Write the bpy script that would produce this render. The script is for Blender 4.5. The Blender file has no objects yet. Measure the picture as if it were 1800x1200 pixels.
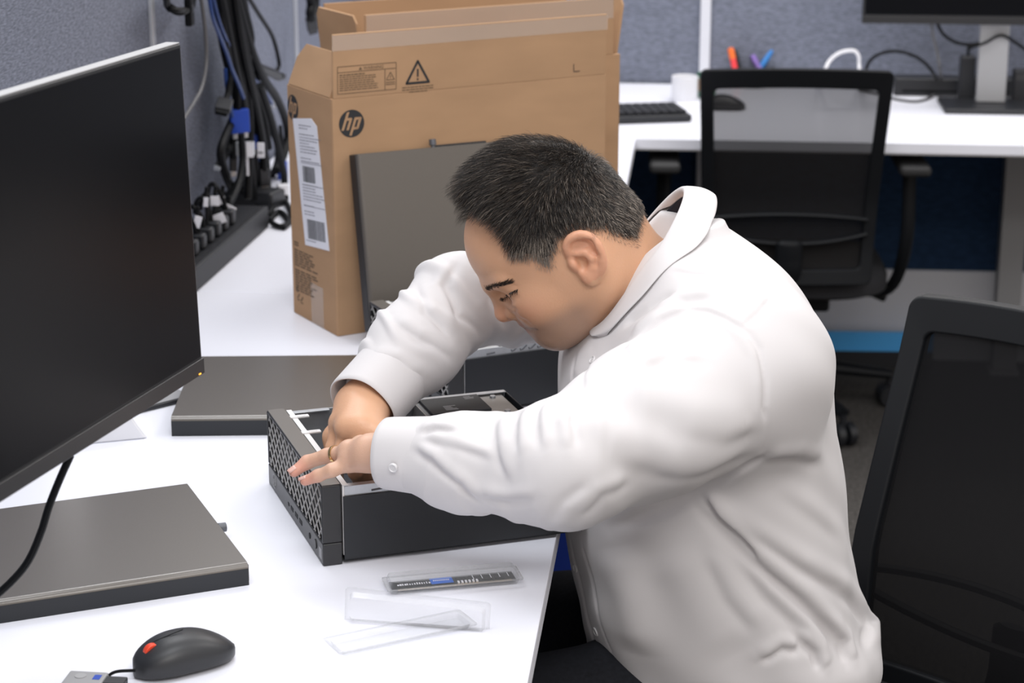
import bpy, math, random
import numpy as np
from mathutils import Vector, Matrix

scene = bpy.context.scene
COL = scene.collection

# ------------------------------------------------------------------ camera
CAM_Z = 1.595
PITCH = 0.2834
FPX = 3650.0
cam_data = bpy.data.cameras.new('camera')
cam = bpy.data.objects.new('camera', cam_data)
COL.objects.link(cam)
cam.location = (0, 0, CAM_Z)
cam.rotation_euler = (math.pi / 2 - PITCH, 0, 0)
cam_data.sensor_width = 36.0
cam_data.lens = FPX / 1800 * 36
cam_data.clip_start = 0.05
cam_data.dof.use_dof = True
cam_data.dof.focus_distance = 2.28
cam_data.dof.aperture_fstop = 8.0
scene.camera = cam

# ------------------------------------------------------------------ world, lights, exposure
w = bpy.data.worlds.new('office_ambient')
scene.world = w
w.use_nodes = True
# bright ceiling overhead, duller office at eye level
_nt = w.node_tree
_tc = _nt.nodes.new('ShaderNodeTexCoord')
_sx = _nt.nodes.new('ShaderNodeSeparateXYZ')
_cr = _nt.nodes.new('ShaderNodeValToRGB')
_cr.color_ramp.elements[0].position = 0.40
_cr.color_ramp.elements[0].color = (0.30, 0.28, 0.27, 1)
_cr.color_ramp.elements[1].position = 0.80
_cr.color_ramp.elements[1].color = (0.98, 0.96, 0.96, 1)
_el = _cr.color_ramp.elements.new(0.56)
_el.color = (0.66, 0.60, 0.55, 1)
_mr = _nt.nodes.new('ShaderNodeMapRange')
_mr.inputs['From Min'].default_value = -1
_nt.links.new(_tc.outputs['Generated'], _sx.inputs[0])
_nt.links.new(_sx.outputs['Z'], _mr.inputs['Value'])
_nt.links.new(_mr.outputs['Result'], _cr.inputs[0])
_nt.links.new(_cr.outputs[0], _nt.nodes['Background'].inputs['Color'])
_nt.nodes['Background'].inputs['Strength'].default_value = 1.02
scene.view_settings.view_transform = 'Standard'
scene.view_settings.look = 'None'
scene.view_settings.exposure = 0.17
scene.view_settings.gamma = 1.0
scene.view_settings.use_curve_mapping = False


def area_light(name, loc, sx, sy, power, color=(1, 1, 1), target=None):
    d = bpy.data.lights.new(name, 'AREA')
    d.shape = 'RECTANGLE'
    d.size, d.size_y = sx, sy
    d.energy = power
    d.color = color
    o = bpy.data.objects.new(name, d)
    o.location = loc
    if target is not None:
        v = Vector(target) - Vector(loc)
        o.rotation_euler = v.to_track_quat('-Z', 'Y').to_euler()
    COL.objects.link(o)
    return o


# ceiling LED panels of the open-plan office
area_light('ceiling_panel_light', (-0.45, 1.55, 2.75), 1.2, 0.6, 18, (0.93, 0.96, 1.0))
area_light('ceiling_panel_light', (1.3, 2.6, 2.75), 0.6, 1.2, 12, (1.0, 0.97, 0.94))
area_light('ceiling_panel_light', (-0.9, 3.7, 2.75), 1.2, 0.6, 21, (0.95, 0.97, 1.0))
area_light('ceiling_panel_light', (0.9, 5.0, 2.75), 1.2, 0.6, 28, (1.0, 0.97, 0.95))
area_light('ceiling_panel_light', (0.55, -0.1, 2.75), 1.2, 0.6, 29, (1.0, 0.97, 0.94))

# ------------------------------------------------------------------ camera helpers for measuring
CT, ST = math.cos(PITCH), math.sin(PITCH)


def ray(u, v):
    X, Y = (u - 900) / FPX, (600 - v) / FPX
    return np.array([X, CT + Y * ST, -ST + Y * CT])


def at_z(u, v, z):
    r = ray(u, v)
    return np.array([0, 0, CAM_Z]) + r * ((z - CAM_Z) / r[2])


def at_y(u, v, y):
    r = ray(u, v)
    return np.array([0, 0, CAM_Z]) + r * (y / r[1])


TZ = 0.73                       # desk top height
OA = -math.atan2(0.0936, 0.9956)  # office grid rotation
OE1 = np.array([math.cos(OA), math.sin(OA)])
OE2 = np.array([-math.sin(OA), math.cos(OA)])
OO = np.array([0.0506, 2.189])


def office(a, b, z):
    q = OO + a * OE1 + b * OE2
    return (q[0], q[1], z)


# ------------------------------------------------------------------ materials
def new_mat(name, color, rough=0.5, metal=0.0, spec=0.5, noise=None, bump=None, **kw):
    m = bpy.data.materials.new(name)
    m.use_nodes = True
    nt = m.node_tree
    b = nt.nodes['Principled BSDF']
    b.inputs['Base Color'].default_value = (*color, 1)
    b.inputs['Roughness'].default_value = rough
    b.inputs['Metallic'].default_value = metal
    b.inputs['Specular IOR Level'].default_value = spec
    for k, v in kw.items():
        b.inputs[k.replace('_', ' ')].default_value = v
    if noise or bump:
        tc = nt.nodes.new('ShaderNodeTexCoord')
    if noise:      # (scale, amount, stretch)
        sc, amt, st = noise
        mp = nt.nodes.new('ShaderNodeMapping')
        mp.inputs['Scale'].default_value = st
        n = nt.nodes.new('ShaderNodeTexNoise')
        n.inputs['Scale'].default_value = sc
        n.inputs['Detail'].default_value = 6
        r = nt.nodes.new('ShaderNodeMapRange')
        r.inputs['From Min'].default_value = 0.3
        r.inputs['From Max'].default_value = 0.7
        r.inputs['To Min'].default_value = 1 - amt
        r.inputs['To Max'].default_value = 1 + amt
        mx = nt.nodes.new('ShaderNodeMix')
        mx.data_type = 'RGBA'
        mx.blend_type = 'MULTIPLY'
        mx.inputs['Factor'].default_value = 1
        mx.inputs['A'].default_value = (*color, 1)
        nt.links.new(tc.outputs['Object'], mp.inputs['Vector'])
        nt.links.new(mp.outputs['Vector'], n.inputs['Vector'])
        nt.links.new(n.outputs['Fac'], r.inputs['Value'])
        nt.links.new(r.outputs['Result'], mx.inputs['B'])
        nt.links.new(mx.outputs['Result'], b.inputs['Base Color'])
    if bump:       # (scale, strength, distance, stretch)
        sc, st, di, sx = bump
        mp = nt.nodes.new('ShaderNodeMapping')
        mp.inputs['Scale'].default_value = sx
        n = nt.nodes.new('ShaderNodeTexNoise')
        n.inputs['Scale'].default_value = sc
        n.inputs['Detail'].default_value = 4
        bp = nt.nodes.new('ShaderNodeBump')
        bp.inputs['Strength'].default_value = st
        bp.inputs['Distance'].default_value = di
        nt.links.new(tc.outputs['Object'], mp.inputs['Vector'])
        nt.links.new(mp.outputs['Vector'], n.inputs['Vector'])
        nt.links.new(n.outputs['Fac'], bp.inputs['Height'])
        nt.links.new(bp.outputs['Normal'], b.inputs['Normal'])
    return m


def see_through(name, color, fac, rough=0.5, gloss=False, spec=0.5):
    """woven mesh or clear film: part of the light passes straight through"""
    m = bpy.data.materials.new(name)
    m.use_nodes = True
    nt = m.node_tree
    out = nt.nodes['Material Output']
    b = nt.nodes['Principled BSDF']
    b.inputs['Base Color'].default_value = (*color, 1)
    b.inputs['Roughness'].default_value = rough
    b.inputs['Specular IOR Level'].default_value = spec
    t = nt.nodes.new('ShaderNodeBsdfTransparent')
    mx = nt.nodes.new('ShaderNodeMixShader')
    if gloss:
        lw = nt.nodes.new('ShaderNodeLayerWeight')
        lw.inputs['Blend'].default_value = 0.35
        r = nt.nodes.new('ShaderNodeMapRange')
        r.inputs['To Min'].default_value = fac
        r.inputs['To Max'].default_value = min(1, fac + 0.38)
        nt.links.new(lw.outputs['Facing'], r.inputs['Value'])
        nt.links.new(r.outputs['Result'], mx.inputs[0])
    else:
        mx.inputs[0].default_value = fac
    nt.links.new(t.outputs[0], mx.inputs[1])
    nt.links.new(b.outputs[0], mx.inputs[2])
    nt.links.new(mx.outputs[0], out.inputs['Surface'])
    return m


M = {}
M['desk'] = new_mat('white_laminate', (0.83, 0.84, 0.91), 0.32, spec=0.4)
M['desk_edge'] = new_mat('grey_edge_band', (0.62, 0.61, 0.62), 0.45)
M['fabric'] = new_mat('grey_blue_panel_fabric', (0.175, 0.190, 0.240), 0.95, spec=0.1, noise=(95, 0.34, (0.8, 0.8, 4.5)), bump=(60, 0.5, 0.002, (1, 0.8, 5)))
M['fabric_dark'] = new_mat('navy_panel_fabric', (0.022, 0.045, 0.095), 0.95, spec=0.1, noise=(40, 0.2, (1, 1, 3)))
M['aluminium'] = new_mat('brushed_aluminium', (0.62, 0.64, 0.68), 0.35, 0.6)
M['white_metal'] = new_mat('white_painted_metal', (0.70, 0.71, 0.76), 0.4)
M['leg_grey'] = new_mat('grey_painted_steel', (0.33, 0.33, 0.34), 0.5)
M['carpet'] = new_mat('grey_brown_carpet', (0.075, 0.07, 0.066), 1.0, spec=0.05, noise=(130, 0.5, (1, 1, 1)), bump=(200, 0.6, 0.004, (1, 1, 1)))
M['black'] = new_mat('black_plastic', (0.012, 0.013, 0.016), 0.42)
M['black_soft'] = new_mat('matt_black_plastic', (0.014, 0.015, 0.019), 0.55)
M['rubber'] = new_mat('black_rubber', (0.0025, 0.003, 0.004), 0.55, spec=0.18)
M['grey_cable'] = new_mat('grey_cable_sheath', (0.085, 0.085, 0.09), 0.45)
M['screen'] = new_mat('black_screen_glass', (0.002, 0.0025, 0.004), 0.30, spec=0.16)
M['case_metal'] = new_mat('satin_black_sheet_metal', (0.088, 0.074, 0.060), 0.40, 0.15, spec=0.9, Coat_Weight=1.0, Coat_Roughness=0.30, noise=(900, 0.10, (1, 1, 1)))
M['case_side'] = new_mat('black_case_paint', (0.013, 0.015, 0.019), 0.45)
M['bezel'] = new_mat('dark_grey_bezel', (0.017, 0.017, 0.019), 0.38, 0.0, spec=0.6)
M['steel'] = new_mat('galvanised_steel', (0.55, 0.57, 0.60), 0.38, 0.75, noise=(60, 0.08, (1, 1, 1)))
M['steel_dark'] = new_mat('dark_galvanised_steel', (0.13, 0.135, 0.15), 0.45, 0.5)
M['steel_light'] = new_mat('pale_steel_edge', (0.75, 0.74, 0.74), 0.4, 0.2)
M['pcb'] = new_mat('black_circuit_board', (0.015, 0.018, 0.020), 0.5, noise=(90, 0.5, (1, 1, 1)))
M['card'] = new_mat('brown_cardboard', (0.415, 0.258, 0.150), 0.85, spec=0.15, noise=(7, 0.07, (1, 1, 3)), bump=(160, 0.12, 0.001, (1, 1, 6)))
M['card_in'] = new_mat('pale_cardboard_edge', (0.44, 0.29, 0.17), 0.9, spec=0.1)
M['ink'] = new_mat('black_print', (0.02, 0.021, 0.024), 0.7)
M['ink_soft'] = new_mat('faded_print', (0.13, 0.085, 0.05), 0.8)
M['paper'] = new_mat('white_label_paper', (0.78, 0.78, 0.84), 0.7)
M['print_grey'] = new_mat('grey_label_print', (0.20, 0.20, 0.23), 0.8)
M['tape'] = see_through('clear_packing_tape', (0.75, 0.68, 0.62), 0.30, 0.15)
M['clear'] = see_through('clear_plastic_shell', (0.66, 0.67, 0.70), 0.06, 0.07, gloss=True)
M['chair_mesh'] = see_through('black_chair_mesh', (0.013, 0.012, 0.012), 0.77, 0.8, spec=0.2)
M['chair_mesh_dense'] = see_through('dense_black_chair_mesh', (0.007, 0.007, 0.008), 0.95, 0.95, spec=0.1)
M['blue'] = new_mat('blue_plastic', (0.005, 0.05, 0.38), 0.4)
M['navy_bin'] = new_mat('dark_blue_plastic', (0.004, 0.030, 0.27), 0.5)
M['blue_bright'] = new_mat('bright_blue_vinyl', (0.10, 0.48, 1.0), 0.35)
M['blue_cable'] = new_mat('blue_cable_sheath', (0.005, 0.035, 0.17), 0.4)
M['tag'] = new_mat('white_paper_tag', (0.75, 0.75, 0.80), 0.6)
M['red'] = new_mat('red_scroll_wheel', (0.75, 0.06, 0.02), 0.4)
M['orange'] = new_mat('orange_plastic', (0.85, 0.16, 0.02), 0.4)
M['pink_red'] = new_mat('pink_red_plastic', (0.85, 0.05, 0.06), 0.4)
M['purple'] = new_mat('purple_plastic', (0.20, 0.12, 0.40), 0.4)
M['blue_pen'] = new_mat('light_blue_plastic', (0.03, 0.22, 0.60), 0.35)
M['green'] = new_mat('green_tape', (0.02, 0.14, 0.06), 0.5)
M['white_plastic'] = new_mat('white_plastic', (0.75, 0.75, 0.78), 0.35)
M['grey_plastic'] = new_mat('grey_plastic', (0.28, 0.28, 0.29), 0.45)
M['led'] = new_mat('amber_power_light', (0.9, 0.35, 0.02), 0.4)
M['led'].node_tree.nodes['Principled BSDF'].inputs['Emission Color'].default_value = (1, 0.4, 0.05, 1)
M['led'].node_tree.nodes['Principled BSDF'].inputs['Emission Strength'].default_value = 1.5
M['label_blue'] = new_mat('blue_module_label', (0.01, 0.13, 0.62), 0.4)
M['gold'] = new_mat('gold', (0.85, 0.60, 0.28), 0.25, 1.0)


# ------------------------------------------------------------------ mesh helpers
class MB:
    """collects shapes into one mesh"""

    def __init__(self):
        self.v, self.f = [], []

    def add(self, vs, fs, T=None):
        n = len(self.v)
        for p in vs:
            p = Vector(p)
            if T is not None:
                p = T @ p
            self.v.append(tuple(p))
        self.f += [tuple(i + n for i in q) for q in fs]
        return self

    def box(self, lo, hi, T=None):
        x0, y0, z0 = lo
        x1, y1, z1 = hi
        vs = [(x0, y0, z0), (x1, y0, z0), (x1, y1, z0), (x0, y1, z0), (x0, y0, z1), (x1, y0, z1), (x1, y1, z1), (x0, y1, z1)]
        fs = [(3, 2, 1, 0), (4, 5, 6, 7), (0, 1, 5, 4), (1, 2, 6, 5), (2, 3, 7, 6), (3, 0, 4, 7)]
        return self.add(vs, fs, T)

    def prism(self, pts, z0, z1, T=None):
        """polygon (x, y) extruded along z; counter-clockwise"""
        n = len(pts)
        vs = [(p[0], p[1], z0) for p in pts] + [(p[0], p[1], z1) for p in pts]
        fs = [tuple(range(n - 1, -1, -1)), tuple(range(n, 2 * n))]
        fs += [(i, (i + 1) % n, n + (i + 1) % n, n + i) for i in range(n)]
        return self.add(vs, fs, T)

    def tube(self, pts, r, n=8, cap=True, flat=1.0):
        pts = [Vector(p) for p in pts]
        m = len(pts)
        rr = r if hasattr(r, '__len__') else [r] * m
        base = len(self.v)
        up = None
        for i, p in enumerate(pts):
            t = (pts[min(i + 1, m - 1)] - pts[max(i - 1, 0)])
            t = t.normalized() if t.length > 1e-9 else Vector((0, 0, 1))
            if up is None:
                up = Vector((0, 0, 1)) if abs(t.z) < 0.9 else Vector((1, 0, 0))
            side = t.cross(up)
            side.normalize()
            up = side.cross(t)
            up.normalize()
            for k in range(n):
                a = 2 * math.pi * k / n
                self.v.append(tuple(p + (side * math.cos(a) + up * math.sin(a) * flat) * rr[i]))
        for i in range(m - 1):
            for k in range(n):
                a, b = base + i * n + k, base + i * n + (k + 1) % n
                self.f.append((a, b, b + n, a + n))
        if cap:
            self.f.append(tuple(base + k for k in range(n - 1, -1, -1)))
            self.f.append(tuple(base + (m - 1) * n + k for k in range(n)))
        return self

    def cyl(self, a, b, r0, r1=None, n=20):
        return self.tube([a, b], [r0, r0 if r1 is None else r1], n)

    def lathe(self, prof, n=28, T=None):
        """profile [(r, z)] about z"""
        vs, fs = [], []
        m = len(prof)
        for i in range(n):
            a = 2 * math.pi * i / n
            for r, z in prof:
                vs.append((r * math.cos(a), r * math.sin(a), z))
        for i in range(n):
            j = (i + 1) % n
            for k in range(m - 1):
                fs.append((i * m + k, j * m + k, j * m + k + 1, i * m + k + 1))
        return self.add(vs, fs, T)

    def loft(self, rings, closed_ends=True):
        base = len(self.v)
        n = len(rings[0])
        for r in rings:
            self.v += [tuple(p) for p in r]
        for i in range(len(rings) - 1):
            for k in range(n):
                a, b = base + i * n + k, base + i * n + (k + 1) % n
                self.f.append((a, b, b + n, a + n))
        if closed_ends:
            self.f.append(tuple(base + k for k in range(n - 1, -1, -1)))
            self.f.append(tuple(base + (len(rings) - 1) * n + k for k in range(n)))
        return self

    def build(self, name, mat, parent=None, bevel=0, seg=2, smooth=35, sub=0, solid=0, wn=False):
        me = bpy.data.meshes.new(name)
        me.from_pydata(self.v, [], self.f)
        me.update()
        return link_mesh(name, me, mat, parent, bevel, seg, smooth, sub, solid, wn)


def link_mesh(name, me, mat, parent=None, bevel=0, seg=2, smooth=35, sub=0, solid=0, wn=False):
    o = bpy.data.objects.new(name, me)
    COL.objects.link(o)
    if mat is not None:
        me.materials.append(mat)
    if parent is not None:
        o.parent = parent
    if smooth:
        me.polygons.foreach_set('use_smooth', [True] * len(me.polygons))
        if smooth < 180:
            me.set_sharp_from_angle(angle=math.radians(smooth))
    if solid:
        s = o.modifiers.new('thickness', 'SOLIDIFY')
        s.thickness = solid
        s.offset = 0
    if bevel:
        b = o.modifiers.new('bevel', 'BEVEL')
        b.width = bevel
        b.segments = seg
        b.limit_method = 'ANGLE'
        b.angle_limit = math.radians(40)
        b.harden_normals = True
    if wn:
        o.modifiers.new('flat_faces', 'WEIGHTED_NORMAL')
    if sub:
        s = o.modifiers.new('subdivision', 'SUBSURF')
        s.levels = s.render_levels = sub
    return o


def tag(o, label, cat, group=None, kind=None):
    o['label'] = label
    o['category'] = cat
    if group:
        o['group'] = group
    if kind:
        o['kind'] = kind
    return o


def thing(name, label, cat, loc=(0, 0, 0), rz=0.0, group=None):
    o = bpy.data.objects.new(name, None)
    o.empty_display_size = 0.05
    COL.objects.link(o)
    o.location = loc
    o.rotation_euler = (0, 0, rz)
    return tag(o, label, cat, group)


def structure(o):
    o['kind'] = 'structure'
    return o


def spline(pts, per=8):
    """Catmull-Rom through the points"""
    P = [np.array(p, float) for p in pts]
    P = [2 * P[0] - P[1]] + P + [2 * P[-1] - P[-2]]
    out = []
    for i in range(1, len(P) - 2):
        for k in range(per):
            t = k / per
            a, b, c, d = P[i - 1], P[i], P[i + 1], P[i + 2]
            out.append(0.5 * (2 * b + (c - a) * t + (2 * a - 5 * b + 4 * c - d) * t * t + (3 * b - a - 3 * c + d) * t ** 3))
    out.append(P[-2])
    return out


def kids(o):
    return list(o.children)


def copy_tree(o, parent=None):
    c = o.copy()
    COL.objects.link(c)
    if parent is not None:
        c.parent = parent
    for ch in kids(o):
        copy_tree(ch, c)
    return c


def text_mesh(body, size):
    """flat outline of a word, lower left at the origin, returned as (verts, faces)"""
    cu = bpy.data.curves.new('lettering', 'FONT')
    cu.body = body
    cu.size = size
    cu.resolution_u = 3
    o = bpy.data.objects.new('lettering', cu)
    COL.objects.link(o)
    dg = bpy.context.evaluated_depsgraph_get()
    me = bpy.data.meshes.new_from_object(o.evaluated_get(dg))
    vs = [tuple(v.co) for v in me.vertices]
    fs = [tuple(p.vertices) for p in me.polygons]
    bpy.data.objects.remove(o)
    bpy.data.curves.remove(cu)
    bpy.data.meshes.remove(me)
    return vs, fs

# ================================================================== the setting
def panel(name, mat, a0, a1, b0, b1, z0, z1, bevel=0.0):
    m = MB()
    m.box((a0, b0, z0), (a1, b1, z1))
    o = m.build(name, mat, None, bevel)
    o.location = (OO[0], OO[1], 0)
    o.rotation_euler = (0, 0, OA)
    return o


structure(panel('floor', M['carpet'], -3.0, 4.5, -3.5, 5.0, -0.05, 0.0))
structure(panel('wall_left', M['fabric'], -0.83, -0.775, -2.2, 3.255, 0.30, 1.55))
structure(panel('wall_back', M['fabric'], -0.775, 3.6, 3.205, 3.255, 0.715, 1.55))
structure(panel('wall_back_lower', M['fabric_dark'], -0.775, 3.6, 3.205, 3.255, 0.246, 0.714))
structure(panel('baseboard_back', M['white_metal'], -0.775, 3.6, 3.195, 3.255, 0.0, 0.245, 0.002))
structure(panel('baseboard_left', M['white_metal'], -0.83, -0.77, -2.2, 3.19, 0.0, 0.299, 0.002))
structure(panel('trim_1', M['aluminium'], -0.776, -0.768, 1.222, 1.240, 0.30, 1.55, 0.002))
structure(panel('trim_2', M['aluminium'], -0.776, -0.768, 2.442, 2.460, 0.30, 1.55, 0.002))
structure(panel('trim_3', M['white_metal'], 0.135, 0.162, 3.192, 3.206, 0.262, 1.55, 0.003))


# ================================================================== desks
def desk(name, label, a0, a1, b0, b1, leg_spots):
    t = thing(name, label, 'desk', (OO[0], OO[1], 0), OA, 'white office desks')
    m = MB().box((a0, b0, TZ - 0.024), (a1, b1, TZ))
    m.build('worktop', M['desk'], t, 0.0015)
    e = MB()
    e.box((a0 + 0.002, b0 + 0.002, TZ - 0.0265), (a1 - 0.002, b1 - 0.002, TZ - 0.0245))
    e.build('underside', M['desk_edge'], t)
    for (la, lb, wa, wb) in leg_spots:
        l = MB().box((la - wa / 2, lb - wb / 2, 0.012), (la + wa / 2, lb + wb / 2, TZ - 0.027))
        l.box((la - wa / 2 - 0.008, lb - wb / 2 - 0.008, 0.0), (la + wa / 2 + 0.008, lb + wb / 2 + 0.008, 0.012))
        l.build('leg', M['leg_grey'], t, 0.003)
    return t


desk('desk', 'white desk in the foreground the open computer stands on', -0.765, 0.0, -0.62, 1.016,
     [(-0.68, -0.5, 0.06, 0.06), (-0.68, 0.9, 0.06, 0.06), (-0.22, -0.5, 0.06, 0.06), (-0.22, 0.9, 0.06, 0.06)])
desk('desk', 'white desk behind the seam, carrying the two brown cardboard boxes', -0.765, 0.0, 1.019, 2.417,
     [(-0.68, 1.15, 0.06, 0.06), (-0.3, 1.15, 0.06, 0.06)])
desk('desk', 'long white desk along the far panel in front of the mesh chair', -0.765, 1.115, 2.42, 3.19,
     [(-0.68, 2.6, 0.06, 0.06), (0.945, 3.10, 0.062, 0.05)])
desk('desk', 'white desk end at the far right edge under the black monitor', 1.118, 2.6, 2.42, 3.19,
     [(2.4, 3.10, 0.062, 0.05)])


# ================================================================== cardboard boxes
def plane_hit(root, axis, val, u, v):
    """local coordinates of the point seen at (u, v) on the local plane axis = val of a thing"""
    c, s = math.cos(root.rotation_euler.z), math.sin(root.rotation_euler.z)
    L = np.array(root.location)

    def loc(p):
        return np.array([c * p[0] + s * p[1], -s * p[0] + c * p[1], p[2]])
    o = loc(np.array([0, 0, CAM_Z]) - L)
    r = loc(ray(u, v))
    t = (val - o[axis]) / r[axis]
    return o + r * t


def flap(parent, name, hinge_a, hinge_b, out, up_len, lean, chamfer=0.0, mat='card'):
    """cardboard flap hinged along a-b; out = horizontal unit direction it leans to by angle lean from vertical"""
    a, b = Vector(hinge_a), Vector(hinge_b)
    d = (b - a).normalized()
    L = (b - a).length
    k = Vector(out) * math.sin(lean) + Vector((0, 0, 1)) * math.cos(lean)
    nrm = d.cross(k).normalized() * 0.004
    poly = [(0.002, 0.0), (L - 0.002, 0.0), (L - 0.002 - chamfer * 0.15, up_len - chamfer), (L - 0.002 - chamfer, up_len),
            (0.002 + chamfer, up_len), (0.002 + chamfer * 0.15, up_len - chamfer)] if chamfer else \
           [(0.002, 0), (L - 0.002, 0), (L - 0.002, up_len), (0.002, up_len)]
    vs = [a + d * x + k * y - nrm / 2 for x, y in poly] + [a + d * x + k * y + nrm / 2 for x, y in poly]
    n = len(poly)
    fs = [tuple(range(n - 1, -1, -1)), tuple(range(n, 2 * n))] + [(i, (i + 1) % n, n + (i + 1) % n, n + i) for i in range(n)]
    return MB().add(vs, fs).build(name, M[mat], parent, 0.0008), (a, d, k, nrm)


BW, BD, BH = 0.472, 0.161, 0.359


def box_body(root):
    m = MB()
    t = 0.004
    m.box((0, 0, 0), (BW, t, BH)).box((0, BD - t, 0), (BW, BD, BH)).box((0, t, 0), (t, BD - t, BH)).box((BW - t, t, 0), (BW, BD - t, BH))
    m.box((t, t, 0), (BW - t, BD - t, t))
    return m.build('carton_body', M['card'], root, 0.0015)


def hp_mark(parent, org, ex, ey, en, r):
    """round hp mark on the plane org + ex, ey"""
    org, ex, ey, en = Vector(org), Vector(ex), Vector(ey), Vector(en)

    def put(m, polys, off):
        for pl in polys:
            vs = [org + ex * x * r + ey * y * r + en * off for x, y in pl] + [org + ex * x * r + ey * y * r + en * (off + 0.0002) for x, y in pl]
            n = len(pl)
            m.add(vs, [tuple(range(n, 2 * n))] + [(i, (i + 1) % n, n + (i + 1) % n, n + i) for i in range(n)])
    disc = MB()
    put(disc, [[(math.cos(a), math.sin(a)) for a in np.linspace(0, 2 * math.pi, 48, endpoint=False)]], 0.0001)
    d = disc.build('logo', M['ink'], parent, smooth=0)
    s = 0.36

    def sl(pl):
        return [(x + s * y, y) for x, y in pl]
    polys = [sl(p) for p in (
        [(-0.66, -0.45), (-0.47, -0.45), (-0.47, 0.86), (-0.66, 0.82)],
        [(-0.47, 0.24), (-0.20, 0.24), (-0.20, 0.42), (-0.47, 0.42)],
        [(-0.27, -0.45), (-0.08, -0.45), (-0.08, 0.34), (-0.16, 0.42), (-0.27, 0.42)],
        [(0.10, -0.84), (0.29, -0.88), (0.29, 0.42), (0.10, 0.42)],
        [(0.29, 0.24), (0.56, 0.24), (0.56, 0.42), (0.29, 0.42)],
        [(0.29, -0.45), (0.56, -0.45), (0.56, -0.28), (0.29, -0.28)],
        [(0.48, -0.45), (0.60, -0.45), (0.67, -0.38), (0.67, 0.34), (0.60, 0.42), (0.48, 0.42)])]
    lt = MB()
    put(lt, polys, 0.0004)
    lt.build('lettering', M['card'], d, smooth=0)
    return d


def decal(m, org, ex, ey, en, x0, y0, x1, y1, off=0.0003):
    org, ex, ey, en = Vector(org), Vector(ex), Vector(ey), Vector(en)
    q = [(x0, y0), (x1, y0), (x1, y1), (x0, y1)]
    vs = [org + ex * x + ey * y for x, y in q] + [org + ex * x + ey * y + en * off for x, y in q]
    m.add(vs, [(4, 5, 6, 7), (0, 1, 5, 4), (1, 2, 6, 5), (2, 3, 7, 6), (3, 0, 4, 7)])


def line2(m, org, ex, ey, en, p, q, wd, off=0.0003):
    p, q = np.array(p, float), np.array(q, float)
    d = (q - p) / np.linalg.norm(q - p)
    n = np.array([-d[1], d[0]]) * wd / 2
    org, ex, ey, en = Vector(org), Vector(ex), Vector(ey), Vector(en)
    c = [p - n, q - n, q + n, p + n]
    vs = [org + ex * a[0] + ey * a[1] for a in c] + [org + ex * a[0] + ey * a[1] + en * off for a in c]
    m.add(vs, [(4, 5, 6, 7), (0, 1, 5, 4), (1, 2, 6, 5), (2, 3, 7, 6), (3, 0, 4, 7)])


rng = random.Random(7)
box1 = thing('cardboard_box', 'brown cardboard computer box with round black logo and white shipping label, standing nearest', 'box', (-0.2617, 2.995, TZ), 0.5215, 'brown computer cartons')
box_body(box1)
ff, (fa, fd, fk, fn) = flap(box1, 'front_flap', (0, 0.002, BH), (BW, 0.002, BH), (0, -1, 0), 0.094, math.radians(2))
flap(box1, 'left_flap', (0.002, 0.006, BH), (0.002, BD - 0.002, BH), (1, 0, 0), 0.066, math.radians(20), 0.022)
flap(box1, 'right_flap', (BW - 0.006, 0.006, BH), (BW - 0.006, BD - 0.006, BH), (-1, 0, 0), 0.08, math.radians(120), 0.012)
flap(box1, 'back_flap', (0.006, BD - 0.006, BH), (BW - 0.006, BD - 0.006, BH), (0, -1, 0), 0.09, math.radians(165))
# marks on the front
X, Y, Z = (1, 0, 0), (0, 1, 0), (0, 0, 1)
lc = plane_hit(box1, 1, 0.0, 618, 217)
hp_mark(box1, lc, X, Z, (0, -1, 0), 0.0205)
lc = plane_hit(box1, 0, 0.0, 515, 189)
hp_mark(box1, lc, (0, -1, 0), Z, (-1, 0, 0), 0.0195)
# warning notice on the front flap: local flap coordinates (x along hinge, y up the flap)
fo = np.array(fa) - np.array(fn) * 0.5
FX, FY, FN = tuple(fd), tuple(fk), tuple(-fn.normalized()) if fn.y > 0 else tuple(fn.normalized())
fo = np.array(fa) + np.array(FN) * 0.0021


def fl(u, v):
    p = plane_hit(box1, 1, -0.0015, u, v) - fo
    return float(p @ np.array(FX)), float(p @ np.array(FY))


x0, y1 = fl(593, 118)
x1, y0 = fl(697, 156)
x1b, y1b = fl(697, 107.5)
y0 = fl(594, 166)[1]
wl = MB()
for p, q in (((x0, y0), (x1, y0)), ((x0, y1), (x1, y1)), ((x0, y0), (x0, y1)), ((x1, y0), (x1, y1)),
             ((x0, y1 - 0.0085), (x1, y1 - 0.0085)), ((x1 - 0.0185, y0), (x1 - 0.0185, y1 - 0.0085))):
    line2(wl, fo, FX, FY, FN, p, q, 0.0009)
for i in range(9):
    yy = y1 - 0.0125 - i * 0.0032
    if yy < y0 + 0.003:
        break
    xx = x0 + 0.003
    end = x0 + (0.044 if i == 0 else rng.uniform(0.056, 0.066))
    while xx < end:
        ln = rng.uniform(0.003, 0.009)
        line2(wl, fo, FX, FY, FN, (xx, yy), (min(xx + ln, end), yy), 0.0014 if i else 0.0019, 0.0002)
        xx += ln + 0.0011
for cx, cy, r_, wd in ((x1 - 0.0095, y0 + 0.0185, 0.0075, 0.0011),):
    tri = [(cx + r_ * math.cos(a), cy + r_ * math.sin(a)) for a in (math.pi / 2, math.pi * 7 / 6, math.pi * 11 / 6)]
    for i in range(3):
        line2(wl, fo, FX, FY, FN, tri[i], tri[(i + 1) % 3], wd)
    line2(wl, fo, FX, FY, FN, (cx, cy - 0.0015), (cx, cy + 0.003), 0.001)
    for k in range(2):
        line2(wl, fo, FX, FY, FN, (cx - 0.0075, cy - 0.0075 - 0.003 * k), (cx + 0.0075, cy - 0.0075 - 0.003 * k), 0.0012)
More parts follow.
